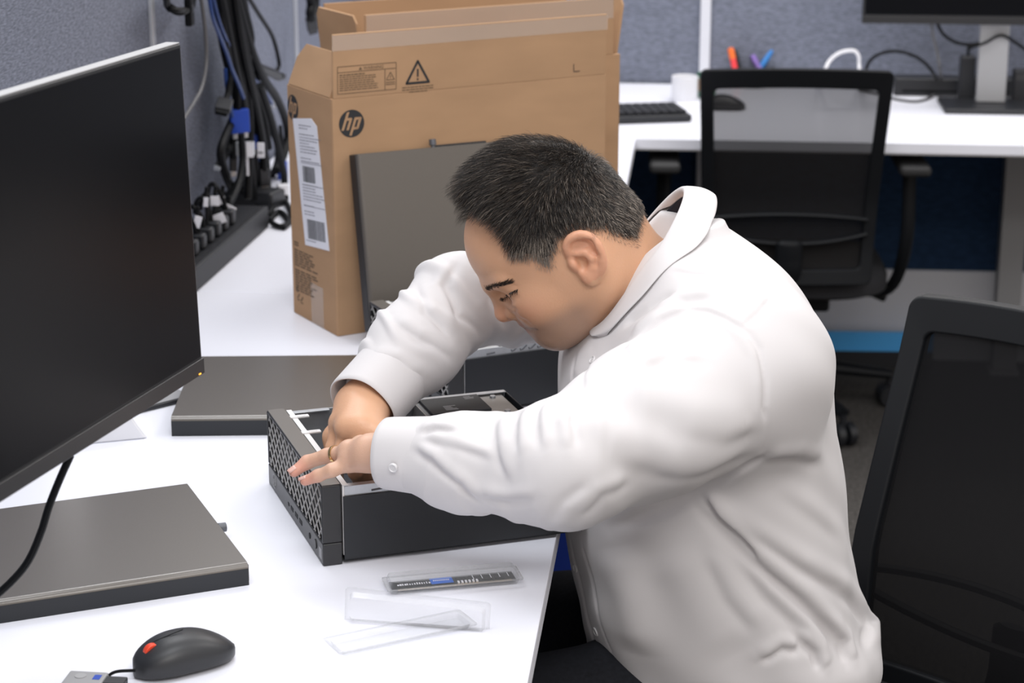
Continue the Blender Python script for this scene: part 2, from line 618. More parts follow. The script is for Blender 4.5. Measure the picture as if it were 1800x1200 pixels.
# heading: small solid triangle and the word
hx, hy = x0 + 0.034, y1 - 0.0068
tv = [(hx, hy), (hx + 0.0055, hy), (hx + 0.00275, hy + 0.005)]
wl.add([Vector(fo) + Vector(FX) * a + Vector(FY) * b + Vector(FN) * 0.0003 for a, b in tv], [(0, 1, 2)])
tvs, tfs = text_mesh('WARNING', 0.0068)
wl.add([Vector(fo) + Vector(FX) * (hx + 0.0075 + a) + Vector(FY) * (hy + b) + Vector(FN) * 0.0003 for a, b, _ in tvs], tfs)
wl.build('warning_notice', M['ink_soft'], ff, smooth=0)
ws = MB()
cx, cy = fl(734.5, 128)
R = 0.0215
tri = [(cx + R * math.cos(a), cy - 0.004 + R * math.sin(a)) for a in (math.pi / 2, math.pi * 7 / 6, math.pi * 11 / 6)]
for i in range(3):
    line2(ws, fo, FX, FY, FN, tri[i], tri[(i + 1) % 3], 0.0036)
for p in tri:
    decal(ws, fo, FX, FY, FN, p[0] - 0.0015, p[1] - 0.0015, p[0] + 0.0015, p[1] + 0.0015, 0.0003)
line2(ws, fo, FX, FY, FN, (cx, cy - 0.006), (cx, cy + 0.006), 0.0028)
line2(ws, fo, FX, FY, FN, (cx - 0.0014, cy - 0.0095), (cx + 0.0014, cy - 0.0095), 0.0028)
ws.build('warning_symbol', M['ink'], ff, smooth=0)
wt = MB()
for k, (l0, l1) in enumerate(((-0.026, 0.026), (-0.026, 0.026), (-0.014, 0.016))):
    xx = cx + l0
    while xx < cx + l1:
        ln = rng.uniform(0.004, 0.009)
        line2(wt, fo, FX, FY, FN, (xx, cy - 0.0205 - k * 0.0036), (min(xx + ln, cx + l1), cy - 0.0205 - k * 0.0036), 0.0014)
        xx += ln + 0.0012
wt.build('caption', M['ink_soft'], ff, smooth=0)
lm = MB()
bx, by = fl(1009, 126)
line2(lm, fo, FX, FY, FN, (bx, by), (bx + 0.011, by), 0.0012)
line2(lm, fo, FX, FY, FN, (bx, by), (bx, by + 0.012), 0.0012)
lm.build('corner_mark', M['ink'], ff, smooth=0)
# clear tape along the top of the front flap
tp = MB()
decal(tp, fo, FX, FY, FN, 0.001, 0.070, BW - 0.001, 0.0925, 0.0002)
tp.build('packing_tape', M['tape'], ff, smooth=0)
# shipping label on the left side
lab = thing_lab = MB()
P0 = [plane_hit(box1, 0, -0.0003, u, v) for u, v in ((515, 208), (547, 208), (557, 222), (579, 441), (537, 430))]
m = MB()
n = len(P0)
m.add([(-0.0002, p[1], p[2]) for p in P0] + [(-0.0007, p[1], p[2]) for p in P0], [tuple(range(n)), tuple(range(2 * n - 1, n - 1, -1))] + [(i, (i + 1) % n, n + (i + 1) % n, n + i) for i in range(n)])
label = m.build('shipping_label', M['paper'], box1, smooth=0)
lo = np.array([-0.0007, P0[4][1], P0[4][2]])
lx = (P0[3] - P0[4])
lx[0] = 0
lw = np.linalg.norm(lx)
lx = lx / lw
ly = np.array([0, lx[2], -lx[1]])
if ly[2] < 0:
    ly = -ly
lh = float((P0[0] - P0[4]) @ ly)
pr_ = MB()
LN = (-1, 0, 0)
for fy in (0.90, 0.70, 0.525, 0.36):
    line2(pr_, lo, lx, ly, LN, (lw * 0.06, lh * (fy - 0.04)), (lw * 0.95, lh * (fy - 0.04)), 0.0007)
yy = lh * 0.955
while yy > lh * 0.04:
    if not (lh * 0.50 < yy < lh * 0.655 or lh * 0.05 < yy < lh * 0.235):
        xx = lw * 0.07
        end = lw * rng.uniform(0.4, 0.9)
        while xx < end:
            ln = rng.uniform(0.003, 0.012)
            line2(pr_, lo, lx, ly, LN, (xx, yy), (xx + ln, yy), 0.0011)
            xx += ln + 0.002
    yy -= rng.choice((0.0045, 0.0045, 0.009))
pr_.build('printed_lines', M['print_grey'], label, smooth=0)
for y0_, y1_, a, b in ((0.51, 0.635, 0.12, 0.62), (0.06, 0.215, 0.16, 0.88)):
    bc = MB()
    xx = lw * a
    while xx < lw * b:
        wd = rng.choice((0.0006, 0.0008, 0.0012))
        decal(bc, lo, lx, ly, LN, xx, lh * y0_, xx + wd, lh * y1_)
        xx += wd + rng.choice((0.0012, 0.0017))
    bc.build('barcode', M['ink'], label, smooth=0)
# printed small text and tape low on the left side
st = MB()
for vv in np.arange(424, 512, 4.4):
    if 431 < vv < 436 or 466 < vv < 470:
        continue
    a = plane_hit(box1, 0, 0, 517 + (vv - 424) * 0.035, vv)
    ex = rng.uniform(28, 42) if vv > 436 else 8
    b = plane_hit(box1, 0, 0, 517 + (vv - 424) * 0.035 + ex, vv + ex * 0.45)
    n_ = 4
    for k in range(n_):
        p, q = a + (b - a) * (k / n_), a + (b - a) * ((k + 0.82) / n_)
        line2(st, (0, 0, 0), (0, -1, 0), Z, LN, (-p[1], p[2]), (-q[1], q[2]), 0.0022)
for u, v in ((523, 505), (525, 520), (531, 526)):
    p = plane_hit(box1, 0, 0, u, v)
    line2(st, (0, 0, 0), (0, -1, 0), Z, LN, (-p[1] - 0.004, p[2] - 0.004), (-p[1] + 0.004, p[2] + 0.004), 0.003)
    line2(st, (0, 0, 0), (0, -1, 0), Z, LN, (-p[1] - 0.004, p[2] - 0.006), (-p[1] + 0.004, p[2] - 0.006), 0.002)
st.build('side_print', M['ink_soft'], box1, smooth=0)
tp = MB()
decal(tp, (0, 0, 0), (0, -1, 0), Z, LN, -0.092, 0.0, -0.048, 0.064, 0.0003)
tp.build('packing_tape', M['tape'], box1, smooth=0)

box2loc = np.array([-0.2617, 2.995]) + np.array([-math.sin(0.5215), math.cos(0.5215)]) * (BD + 0.012) + np.array([math.cos(0.5215), math.sin(0.5215)]) * 0.137
box2 = thing('cardboard_box', 'brown cardboard box with glossy tape on its flap, standing behind the front box', 'box', (box2loc[0], box2loc[1], TZ), 0.5215, 'brown computer cartons')
box_body(box2)
f2, (fa2, fd2, fk2, fn2) = flap(box2, 'front_flap', (0, 0.002, BH), (BW - 0.012, 0.002, BH), (0, -1, 0), 0.094, math.radians(1))
flap(box2, 'left_flap', (0.002, 0.006, BH), (0.002, BD - 0.002, BH), (1, 0, 0), 0.092, math.radians(-6), 0.012)
flap(box2, 'right_flap', (BW - 0.002, 0.006, BH), (BW - 0.002, BD - 0.006, BH), (1, 0, 0), 0.09, math.radians(9), 0.010)
flap(box2, 'back_flap', (0.006, BD - 0.004, BH), (BW - 0.006, BD - 0.004, BH), (0, 1, 0), 0.094, math.radians(3))
fo2 = np.array(fa2) + np.array([0, -1, 0]) * 0.0022
tp = MB()
decal(tp, fo2, fd2, fk2, (0, -1, 0), 0.004, 0.060, BW - 0.016, 0.0935, 0.0003)
tp.build('packing_tape', M['tape'], f2, smooth=0)


# ================================================================== desktop computers (open) and their covers
def make_pc(label, loc, rz):
    t = thing('desktop_computer', label, 'computer', loc, rz, 'open desktop computers')
    W, D, H = 0.278, 0.300, 0.0925
    # lower shell
    c = MB()
    c.box((0.024, 0.0, 0.004), (D, 0.0016, 0.078)).box((0.024, W - 0.0016, 0.004), (D, W, 0.078))
    c.box((0.024, 0.0, 0.004), (D, W, 0.006)).box((D - 0.0016, 0.0, 0.004), (D, W, 0.088))
    c.build('outer_shell', M['case_side'], t, 0.0006)
    for fx in (0.05, D - 0.04):
        for fy in (0.03, W - 0.03):
            MB().cyl((fx, fy, 0), (fx, fy, 0.0045), 0.008).build('rubber_foot', M['rubber'], t)
    tr = MB().box((0.026, 0.003, 0.0065), (D - 0.003, W - 0.003, 0.008))
    tr.build('chassis_floor', M['steel_dark'], t)
    # inner steel rails left and right
    for side in (0, 1):
        y = 0.0022 if side == 0 else W - 0.0036
        s = 1 if side == 0 else -1
        r = MB().box((0.026, y, 0.010), (D - 0.002, y + 0.0014, 0.0885))
        yo = (y, y + s * 0.009) if s > 0 else (y + 0.0014 + s * 0.009, y + 0.0014)
        r.box((0.026, yo[0], 0.0875), (0.075, yo[1], 0.0890))
        r.box((0.085, yo[0], 0.0875), (D - 0.002, yo[1], 0.0890))
        ra = r.build('side_rail', M['steel'], t, 0.0004)
        # hook slots along the rail
        for cx in (0.060, 0.095, 0.108, 0.121, 0.134, 0.19, 0.203, 0.216, 0.229):
            h = MB()
            yy = -0.0002 if side == 0 else W
            yb = 0.0021 if side == 0 else W - 0.0021
            pts = [(cx + 0.007, yb, 0.0865), (cx + 0.001, yb, 0.0815), (cx - 0.002, yb, 0.0808), (cx - 0.003, yb, 0.083)]
            if cx == 0.060:
                pts = [(cx - 0.004, yb, 0.0812), (cx + 0.008, yb, 0.0822)]
            h.tube(pts, 0.0011, 6)
            h.build('hook', M['steel_dark'], ra)
    # front steel frame behind the bezel
    fr = MB().box((0.0235, 0.002, 0.010), (0.0260, W - 0.002, 0.0905)).box((0.0235, 0.002, 0.0895), (0.0300, W - 0.002, 0.0908))
    fr.build('front_frame', M['steel_light'], t, 0.0003)
    for cy in (0.185, 0.245):
        k = MB().box((0.018, cy - 0.004, 0.0905), (0.044, cy + 0.004, 0.0925)).box((0.030, cy - 0.002, 0.0925), (0.040, cy + 0.002, 0.0932))
        k.build('cover_clip', M['steel_light'], t, 0.0005)
    # bezel: frame around the grille, solid band below
    b = MB()
    zb = 0.026
    b.box((0.0, 0.0, 0.0), (0.022, W, zb))                # lower band
    b.box((0.0, 0.0, zb), (0.022, 0.005, H))              # near stile
    b.box((0.0, W - 0.004, zb), (0.022, W, H))            # far stile
    b.box((0.0, 0.005, H - 0.004), (0.022, W - 0.004, H))  # top
    b.build('front_bezel', M['bezel'], t, 0.002, 3)
    MB().box((0.0012, 0.0012, H - 0.0002), (0.0212, W - 0.0012, H + 0.0006)).build('bezel_top_sheen', M['case_metal'], t, 0.0003)  # lighter plate, paints in the sheen on top of the dark bezel
    bk = MB().box((0.010, 0.004, zb - 0.002), (0.012, W - 0.003, H - 0.003))
    bk.build('grille_backing', M['rubber'], t)
    # diamond lattice
    g = MB()
    y0, y1, z0, z1 = 0.005, W - 0.004, zb, H - 0.004
    hgt = z1 - z0
    stp = 0.0205
    run = hgt * 1.08
    k = y0 - run
    while k < y1:
        for s in (1, -1):
            ya, yb, za, zz = (k, k + run, z0, z1) if s > 0 else (k, k + run, z1, z0)
            # clip to the opening
            if yb <= y0 or ya >= y1:
                continue
            ta = max(0, (y0 - ya) / run)
            tb = min(1, (y1 - ya) / run)
            pa = Vector((0.0012, ya + run * ta, za + (zz - za) * ta))
            pb = Vector((0.0012, ya + run * tb, za + (zz - za) * tb))
            if (pb - pa).length < 0.002:
                continue
            d = (pb - pa).normalized()
            nn = Vector((1, 0, 0)).cross(d) * 0.0008
            ex = Vector((0.0012, 0, 0))
            vs = [pa - nn, pb - nn, pb + nn, pa + nn]
            vs += [p + ex for p in vs]
            g.add(vs, [(0, 1, 2, 3), (7, 6, 5, 4), (0, 4, 5, 1), (1, 5, 6, 2), (2, 6, 7, 3), (3, 7, 4, 0)])
        k += stp
    g.build('grille', M['grille'], t, smooth=0)
    # band details
    for py, w_, h_ in ((0.168, 0.006, 0.004), (0.150, 0.012, 0.005), (0.128, 0.013, 0.0055), (0.106, 0.013, 0.0055)):
        MB().box((-0.0004, py - w_ / 2, 0.0105), (0.003, py + w_ / 2, 0.0105 + h_)).build('usb_port', M['rubber'], t, 0.0003)
    MB().cyl((-0.0006, 0.062, 0.013), (0.002, 0.062, 0.013), 0.0035).build('audio_jack', M['rubber'], t)
    MB().cyl((-0.0012, 0.034, 0.014), (0.002, 0.034, 0.014), 0.0055).build('power_button', M['bezel'], t, 0.0004)
    MB().box((-0.0003, 0.006, 0.006), (0.001, 0.018, 0.018)).build('sticker', M['leg_grey'], t)
    lg = MB()
    lg.tube([(-0.0002, 0.243 + 0.0085 * math.cos(a), 0.0145 + 0.0085 * math.sin(a)) for a in np.linspace(0, 2 * math.pi, 33)], 0.0005, 6, cap=False)
    for pts in ([(0.249, 0.006), (0.2455, 0.0225)], [(0.2475, 0.0165), (0.2445, 0.0165), (0.2455, 0.0105)], [(0.2425, 0.0065), (0.239, 0.0205)], [(0.2405, 0.0165), (0.2375, 0.0165), (0.2385, 0.0105), (0.2415, 0.0105)]):
        lg.tube([(-0.0002, p, q) for p, q in pts], 0.0005, 5)
    lg.build('logo', M['leg_grey'], t)
    # inside: motherboard, memory slots, cooler, drive cage
    mb_ = MB().box((0.040, 0.020, 0.012), (0.200, 0.190, 0.0135))
    board = mb_.build('motherboard', M['pcb'], t)
    for k in range(2):
        MB().box((0.060 + k * 0.010, 0.030, 0.0135), (0.066 + k * 0.010, 0.165, 0.021)).build('memory_slot', M['black'], board)
    bl = MB().box((0.105, 0.085, 0.0135), (0.175, 0.155, 0.046))
    co = bl.build('processor_cooler', M['black'], board, 0.002)
    MB().cyl((0.140, 0.120, 0.046), (0.140, 0.120, 0.049), 0.030, n=32).build('fan_hub', M['bezel'], co)
    cg = MB()
    cg.box((0.180, 0.190, 0.0845), (0.292, W - 0.006, 0.0860))
    cg.box((0.180, 0.190, 0.050), (0.182, W - 0.006, 0.0845))
    cg.box((0.180, 0.190, 0.050), (0.292, 0.1915, 0.0845))
    cg.box((0.290, 0.190, 0.050), (0.292, W - 0.006, 0.0845))
    cage = cg.build('drive_cage', M['cage'], t, 0.0005)
    MB().box((0.186, 0.206, 0.0862), (0.260, 0.266, 0.0902)).build('drive', M['black_soft'], cage, 0.0008)
    dl = MB()
    for k in range(5):
        dl.box((0.206, 0.216 + 0.0035 * k, 0.0902), (0.206 + rng.uniform(0.008, 0.016), 0.2175 + 0.0035 * k, 0.0904))
    for k in range(3):
        dl.box((0.240, 0.250 + 0.004 * k, 0.0902), (0.240 + rng.uniform(0.008, 0.014), 0.2515 + 0.004 * k, 0.0904))
    dl.box((0.1822, 0.215, 0.0861), (0.1848, 0.262, 0.0864))
    dl.build('drive_print', M['leg_grey'], cage, smooth=0)
    for q in ((0.278, 0.200), (0.278, 0.258)):
        MB().cyl((q[0], q[1], 0.086), (q[0], q[1], 0.0885), 0.004, 0.0035, 14).build('screw', M['steel'], cage)
    return t


M['grille'] = new_mat('grey_lattice_plastic', (0.36, 0.35, 0.34), 0.4)
M['cage'] = new_mat('warm_grey_steel', (0.34, 0.325, 0.31), 0.42, 0.45, noise=(50, 0.06, (1, 1, 1)))
make_pc('open black desktop computer the seated man is reaching into', (-0.2048, 2.0955, TZ), 0.325)
make_pc('open black desktop computer lying behind the one being worked on', (-0.083, 2.605, TZ), 0.45)


def make_cover(label, D, W, H):
    """sheet-metal lid; local x along the long lip, y away, z up, open underneath"""
    t = thing('computer_cover', label, 'computer cover', (0, 0, 0), 0, 'removed computer covers')
    th = 0.0012
    r = 0.006
    # cross-section along y: front lip, rounded edge, top, rounded edge, back lip
    sec = [(0.0, 0.0), (0.0, H - r)]
    sec += [(r - r * math.cos(a), H - r + r * math.sin(a)) for a in np.linspace(0.2, math.pi / 2, 5)]
    sec += [(W - r + r * math.sin(a), H - r + r * math.cos(a)) for a in np.linspace(0, math.pi / 2 - 0.2, 5)]
    sec += [(W, H - r), (W, 0.0)]
    m = MB()
    vs = [(0, y, z) for y, z in sec] + [(D, y, z) for y, z in sec]
    n = len(sec)
    m.add(vs, [(i + 1, i, n + i, n + i + 1) for i in range(n - 1)])
    # end walls
    m.add([(D, th, 0.004), (D, W - th, 0.004), (D, W - th, H - 0.0015), (D, th, H - 0.0015)], [(0, 1, 2, 3)])
    m.build('lid_shell', M['case_metal'], t, solid=0.0014, wn=True)
    MB().box((0.0005, -0.0014, 0.0), (D - 0.0005, 0.0, H - r * 0.8)).build('front_lip_shade', M['case_side'], t)  # dark strips over both lips put their shade into the colour
    MB().box((0.0005, W, 0.0), (D - 0.0005, W + 0.0014, H - r * 0.8)).build('back_lip_shade', M['case_side'], t)
    MB().box((D - 0.001, W * 0.18, 0.001), (D + 0.0035, W * 0.50, H * 0.45)).build('latch_strip', M['black'], t, 0.0008)
    s = MB().cyl((D, W * 0.52, H * 0.55), (D + 0.004, W * 0.52, H * 0.55), 0.0035)
    s.cyl((D + 0.004, W * 0.52, H * 0.55), (D + 0.013, W * 0.52, H * 0.55), 0.0055, 0.0052, 18)
    s.build('thumb_screw', M['steel_dark'], t, 0.0005)
    return t


c1 = make_cover('satin dark computer cover lying in the foreground beside the mouse', 0.300, 0.270, 0.0235)
ca = 0.3928
c1.rotation_euler = (0, 0, ca)
c1.location = (-0.2795 - 0.300 * math.cos(ca), 2.0466 - 0.300 * math.sin(ca), TZ)
c2 = make_cover('dark computer cover lying flat between the monitor corner and the front box', 0.252, 0.277, 0.025)
c2.rotation_euler = (0, 0, 0.03)
c2.location = (-0.4384, 2.535, TZ)
# the upright one leans on the nearest box
c3 = make_cover('dark computer cover leaning upright on the front of the brown box', 0.262, 0.272, 0.024)
bl_ = np.array([-0.2168, 2.9609, TZ + 0.001])
bx = np.array([math.cos(0.5215), math.sin(0.5215), 0])
bn = np.array([math.sin(0.5215), -math.cos(0.5215), 0])   # out of the box front
lean = 0.188
up_ = np.array([0, 0, 1]) * math.cos(lean) - bn * math.sin(lean)
nz_ = bn * math.cos(lean) + np.array([0, 0, 1]) * math.sin(lean)
roll = -0.015
rx_ = bx * math.cos(roll) + up_ * math.sin(roll)
ru_ = up_ * math.cos(roll) - bx * math.sin(roll)
o3 = bl_ + rx_ * 0.272
o3[2] = max(o3[2], TZ + 0.001)
Mx = Matrix(((ru_[0], -rx_[0], nz_[0], o3[0]), (ru_[1], -rx_[1], nz_[1], o3[1]), (ru_[2], -rx_[2], nz_[2], o3[2] + 0.0125), (0, 0, 0, 1)))
c3.matrix_world = Mx

# ================================================================== monitors
def make_monitor(t, Wd, Ht, thick, chin, led_x=None):
    """screen in the local x-z plane, front facing -y; origin at the lower right front corner, x to the left is negative"""
    b = MB().box((-Wd, 0.0, 0.0), (0, thick, Ht))
    body = b.build('housing', M['monitor_case'], t, 0.002)
    MB().box((-Wd + 0.005, -0.0006, chin + 0.002), (-0.004, 0.001, Ht - 0.004)).build('screen', M['screen'], t)
    MB().box((-Wd, -0.0022, 0.0), (0, 0.002, chin)).build('chin_bezel', M['bezel'], t, 0.0012)
    MB().box((-Wd + 0.10, thick, Ht * 0.15), (-0.10, thick + 0.022, Ht * 0.8)).build('rear_bulge', M['black'], t, 0.006)
    if led_x is not None:
        MB().box((led_x - 0.002, -0.003, 0.0018), (led_x + 0.002, -0.001, 0.0030)).build('power_light', M['led'], t)
    return body


M['monitor_case'] = new_mat('dark_grey_monitor_case', (0.02, 0.021, 0.024), 0.4)
ma = 1.26
mon = thing('monitor', 'large black flat monitor on the left edge, seen from the side front', 'monitor', (-0.308, 1.98, 0.986), 0, 'black monitors')
MW = 0.70
make_monitor(mon, MW, 0.328, 0.016, 0.016, -0.012)
# top face of the frame is bright brushed metal
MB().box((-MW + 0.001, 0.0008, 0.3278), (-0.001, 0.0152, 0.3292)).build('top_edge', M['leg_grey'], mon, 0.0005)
st = MB()
SX = -0.46
st.box((SX - 0.03, 0.036, 0.03), (SX + 0.03, 0.052, 0.25))
st.box((SX - 0.03, 0.052, -0.243), (SX + 0.03, 0.070, 0.16))
st.build('stand_post', M['white_plastic'], mon, 0.004)
MB().box((SX - 0.10, 0.03, -0.2555), (SX + 0.10, 0.20, -0.243)).build('stand_foot', M['white_plastic'], mon, 0.004)
mon.rotation_euler = (0.0, 0.0, ma)
mon.rotation_euler = (Matrix.Rotation(ma, 3, 'Z') @ Matrix.Rotation(-0.026, 3, 'X')).to_euler()

M['stand_grey'] = new_mat('pale_grey_stand', (0.36, 0.36, 0.37), 0.4)
far_mon = thing('monitor', 'black monitor hanging over the far desk at the top right', 'monitor', tuple(at_y(1515, 41, 5.0) + np.array([0, 0, 0])), OA, 'black monitors')
fm = MB().box((0, 0, 0), (0.60, 0.02, 0.36))
fm.build('housing', M['monitor_case'], far_mon, 0.003)
MB().box((0.006, -0.001, 0.022), (0.594, 0.001, 0.354)).build('screen', M['screen'], far_mon)
MB().box((0, -0.002, 0), (0.60, 0.002, 0.018)).build('chin_bezel', M['bezel'], far_mon, 0.001)
zb = TZ - far_mon.location.z
MB().box((0.285, 0.03, zb + 0.012), (0.355, 0.05, 0.20)).build('stand_post', M['stand_grey'], far_mon, 0.004)
MB().box((0.20, -0.07, zb), (0.44, 0.11, zb + 0.012)).build('stand_foot', M['black'], far_mon, 0.004)


# ================================================================== white stand foot and flat gadget behind the monitor
wf = thing('monitor_stand', 'white angular stand foot on the desk under the large black monitor', 'stand', (-0.550, 2.53, TZ), 0.30)
prof = [(-0.07, 0.0), (0.078, 0.0), (0.072, 0.006), (0.046, 0.050), (-0.05, 0.050), (-0.07, 0.006)]
m = MB()
rings = []
for y, k in ((-0.03, 1.0), (0.09, 0.86)):
    rings.append([(x * k, y, z * (1.0 if y < 0 else 0.95)) for x, z in prof])
m.loft(rings)
m.build('foot', M['white_plastic'], wf, 0.003)
MB().box((-0.045, 0.02, 0.045), (0.0, 0.045, 0.23)).build('post', M['white_plastic'], wf, 0.004)
gd = thing('phone', 'flat pale phone with black rim lying behind the monitor corner', 'phone', tuple(at_z(268, 712, TZ)), 0.75)
MB().box((-0.05, -0.02, 0.0), (0.055, 0.035, 0.007)).build('body', M['black'], gd, 0.003)
MB().box((-0.047, -0.017, 0.007), (0.052, 0.032, 0.0078)).build('back_glass', M['leg_grey'], gd, 0.0003)


# ================================================================== near cable, mouse, usb hub
def cable(label, pts, r, mat='rubber', group=None, per=8, n=8):
    t = thing('cable', label, 'cable', tuple(pts[0]), 0, group)
    L = np.array(pts[0])
    MB().tube([np.array(p) - L for p in spline(pts, per)], r, n).build('cord', M[mat], t)
    return t


cb_pts = [at_y(124, 800, 1.80), at_y(105, 842, 1.80), at_y(86, 890, 1.80), at_y(72, 935, 1.80), at_y(50, 985, 1.80), at_y(20, 1022, 1.795), at_y(-25, 1062, 1.79)]
cable('black monitor cable hanging in front of the foreground computer cover', cb_pts, 0.0036, 'rubber')

mo = thing('mouse', 'black computer mouse with red scroll wheel on the near desk', 'mouse', (-0.3175, 1.845, TZ), 0.60, 'black mice')


def mouse_body(root, L=0.104, Wd=0.06, Hh=0.036):
    rings = []
    NS = 24
    for i in range(NS + 1):
        s = i / NS
        x = L * (s - 0.5)
        e = max(0.02, 1 - abs(2 * s - 1) ** 3.2) ** 0.5
        wd = Wd / 2 * e * (0.94 + 0.10 * s)
        top = Hh * (0.50 + 0.62 * math.sin(math.pi * min(1, 0.18 + 0.72 * s)) ** 1.2 - 0.12) * (0.55 + 0.45 * e)
        ring = []
        for k in range(28):
            a = 2 * math.pi * k / 28
            ca_, sa_ = math.cos(a), math.sin(a)
            yy = wd * math.copysign(abs(ca_) ** 0.75, ca_)
            zz = top * (abs(sa_) ** 0.8) if sa_ > 0 else -0.012 * abs(sa_) ** 0.5
            if sa_ > 0:
                zz = 0.012 + (top - 0.012) * abs(sa_) ** 0.8
            else:
                zz = 0.012 - 0.0105 * abs(sa_) ** 0.4
                yy *= 0.97
            ring.append((x, yy, zz))
        rings.append(ring)
    return MB().loft(rings).build('shell', M['mouse_black'], root, smooth=60)


M['mouse_black'] = new_mat('soft_black_mouse', (0.018, 0.019, 0.022), 0.42, bump=(1500, 0.08, 0.0004, (1, 1, 1)))
mouse_body(mo)
wh = MB()
wh.cyl((-0.033, -0.0036, 0.0235), (-0.033, 0.0036, 0.0235), 0.0085, n=28)
wh.build('scroll_wheel', M['red'], mo, 0.0012)
MB().tube([(-0.047, 0, 0.0195), (-0.036, 0.0042, 0.0285), (-0.026, 0.0036, 0.0325), (-0.012, 0, 0.0368), (0.0, 0, 0.0385)], 0.0005, 6).build('button_seam', M['rubber'], mo)
cp = at_z(186, 1189, TZ + 0.004)
mm = mo.matrix_basis
hp_ = Vector((math.cos(0.6) * -0.051, math.sin(0.6) * -0.051, 0.009)) + mo.location
mid = np.array(at_z(205, 1180, TZ + 0.008))
L = np.array(mo.location)


def to_local(p, rz, L):
    d = np.array(p) - L
    c, s = math.cos(rz), math.sin(rz)
    return (c * d[0] + s * d[1], -s * d[0] + c * d[1], d[2])


MB().tube([to_local(p, 0.6, L) for p in spline([hp_, mid, cp, cp + np.array([-0.012, -0.006, -0.0005])], 8)], 0.0017, 8).build('cord', M['rubber'], mo)
hub = thing('usb_hub', 'small grey usb hub at the bottom edge beside the mouse', 'usb hub', tuple(at_z(120, 1200, TZ)), -0.12)
MB().box((0.0, -0.05, 0.0), (0.038, 0.008, 0.010)).build('body', M['grey_plastic'], hub, 0.002)
MB().cyl((0.014, -0.004, 0.0098), (0.014, -0.004, 0.0106), 0.0055, n=24).build('round_mark', M['leg_grey'], hub)
MB().box((0.037, -0.012, 0.001), (0.058, 0.003, 0.0085)).build('usb_plug', M['black'], hub, 0.001)
MB().box((0.027, -0.010, 0.0099), (0.034, 0.000, 0.0103)).build('port_mark', M['blue'], hub)


# ================================================================== memory module and clear shells
ra = math.atan2(*(at_z(893, 1018, TZ) - at_z(697, 1036, TZ))[[1, 0]])
mid_ram = (at_z(893, 1018, TZ) + at_z(697, 1036, TZ)) / 2
ram = thing('memory_module', 'black memory stick with blue label inside the closed clear shell', 'memory module', (mid_ram[0], mid_ram[1], TZ + 0.003), ra)
RL, RH = 0.1335, 0.0305
pc_ = MB().box((-RL / 2, -0.012, 0.0), (RL / 2, 0.012, 0.0014))
pc_.build('circuit_board', M['pcb'], ram, 0.0003)
for k in range(8):
    x = -0.052 + k * 0.0138 + (0.006 if k > 3 else 0)
    MB().box((x - 0.0052, -0.006, 0.0014), (x + 0.0052, 0.006, 0.0025)).build('memory_chip', M['black_soft'], ram, 0.0002)
MB().box((-0.024, -0.0075, 0.0026), (0.0, 0.0078, 0.0029)).build('blue_label', M['label_blue'], ram)
tx = MB()
for k in range(9):
    tx.box((-0.021 + k * 0.002, -0.0005, 0.00295), (-0.0198 + k * 0.002, 0.0022, 0.00305))
for k in range(14):
    x = -0.060 + k * 0.0026
    tx.box((x, -0.004, 0.0026), (x + rng.uniform(0.001, 0.0022), -0.001 + rng.uniform(0, 0.003), 0.0027))
for k in range(6):
    x = 0.004 + k * 0.004
    tx.box((x, -0.009, 0.0015), (x + 0.0022, -0.004, 0.0027))
for k in range(5):
    x = 0.022 + k * 0.0095
    tx.box((x, -0.004, 0.0026), (x + 0.0008, 0.007, 0.0027))
tx.build('printed_marks', M['paper'], ram, smooth=0)
gp = MB()
for k in range(60):
    x = -RL / 2 + 0.006 + k * 0.00205
    gp.box((x, -0.0121, 0.0003), (x + 0.0013, -0.0095, 0.0016))
gp.build('gold_contacts', M['gold'], ram, smooth=0)


def tray(L_, W_, H_, lip):
    """thin vacuum-formed tray, open side up"""
    m = MB()

    def rr(lx, ly, z, r=0.004):
        out = []
        for cx, cy, a0 in ((lx - r, ly - r, 0), (-lx + r, ly - r, 90), (-lx + r, -ly + r, 180), (lx - r, -ly + r, 270)):
            for k in range(4):
                a = math.radians(a0 + k * 30)
                out.append((cx + r * math.cos(a), cy + r * math.sin(a), z))
        return out
    rings = [rr(L_ / 2 + lip, W_ / 2 + lip, H_), rr(L_ / 2, W_ / 2, H_), rr(L_ / 2 - 0.002, W_ / 2 - 0.002, 0.0006)]
    m.loft(rings, False)
    n = len(rings[0])
    m.f.append(tuple(2 * n + k for k in range(n)))
    return m


shell = thing('plastic_case', 'closed clear plastic case holding the memory stick, below the open computer', 'plastic case', (mid_ram[0], mid_ram[1], TZ + 0.0006), ra, 'clear memory cases')
tray(0.141, 0.034, 0.006, 0.003).build('bottom_shell', M['clear'], shell, solid=0.0006)
lidm = tray(0.139, 0.032, 0.0075, 0.004)
lidm.v = [(x, y, 0.0140 - z) for x, y, z in lidm.v]
lidm.build('lid', M['clear'], shell, solid=0.0006)
o1 = at_z(725, 1090, TZ)
oa = math.atan2(*(at_z(800, 1100, TZ) - at_z(615, 1140, TZ))[[1, 0]])
pc1 = at_z(705, 1120, TZ)
oshell = thing('plastic_case', 'empty clear plastic case lying open near the desk corner', 'plastic case', (pc1[0], pc1[1], TZ + 0.0006), oa, 'clear memory cases')
tray(0.142, 0.034, 0.006, 0.005).build('bottom_shell', M['clear'], oshell, solid=0.0006)
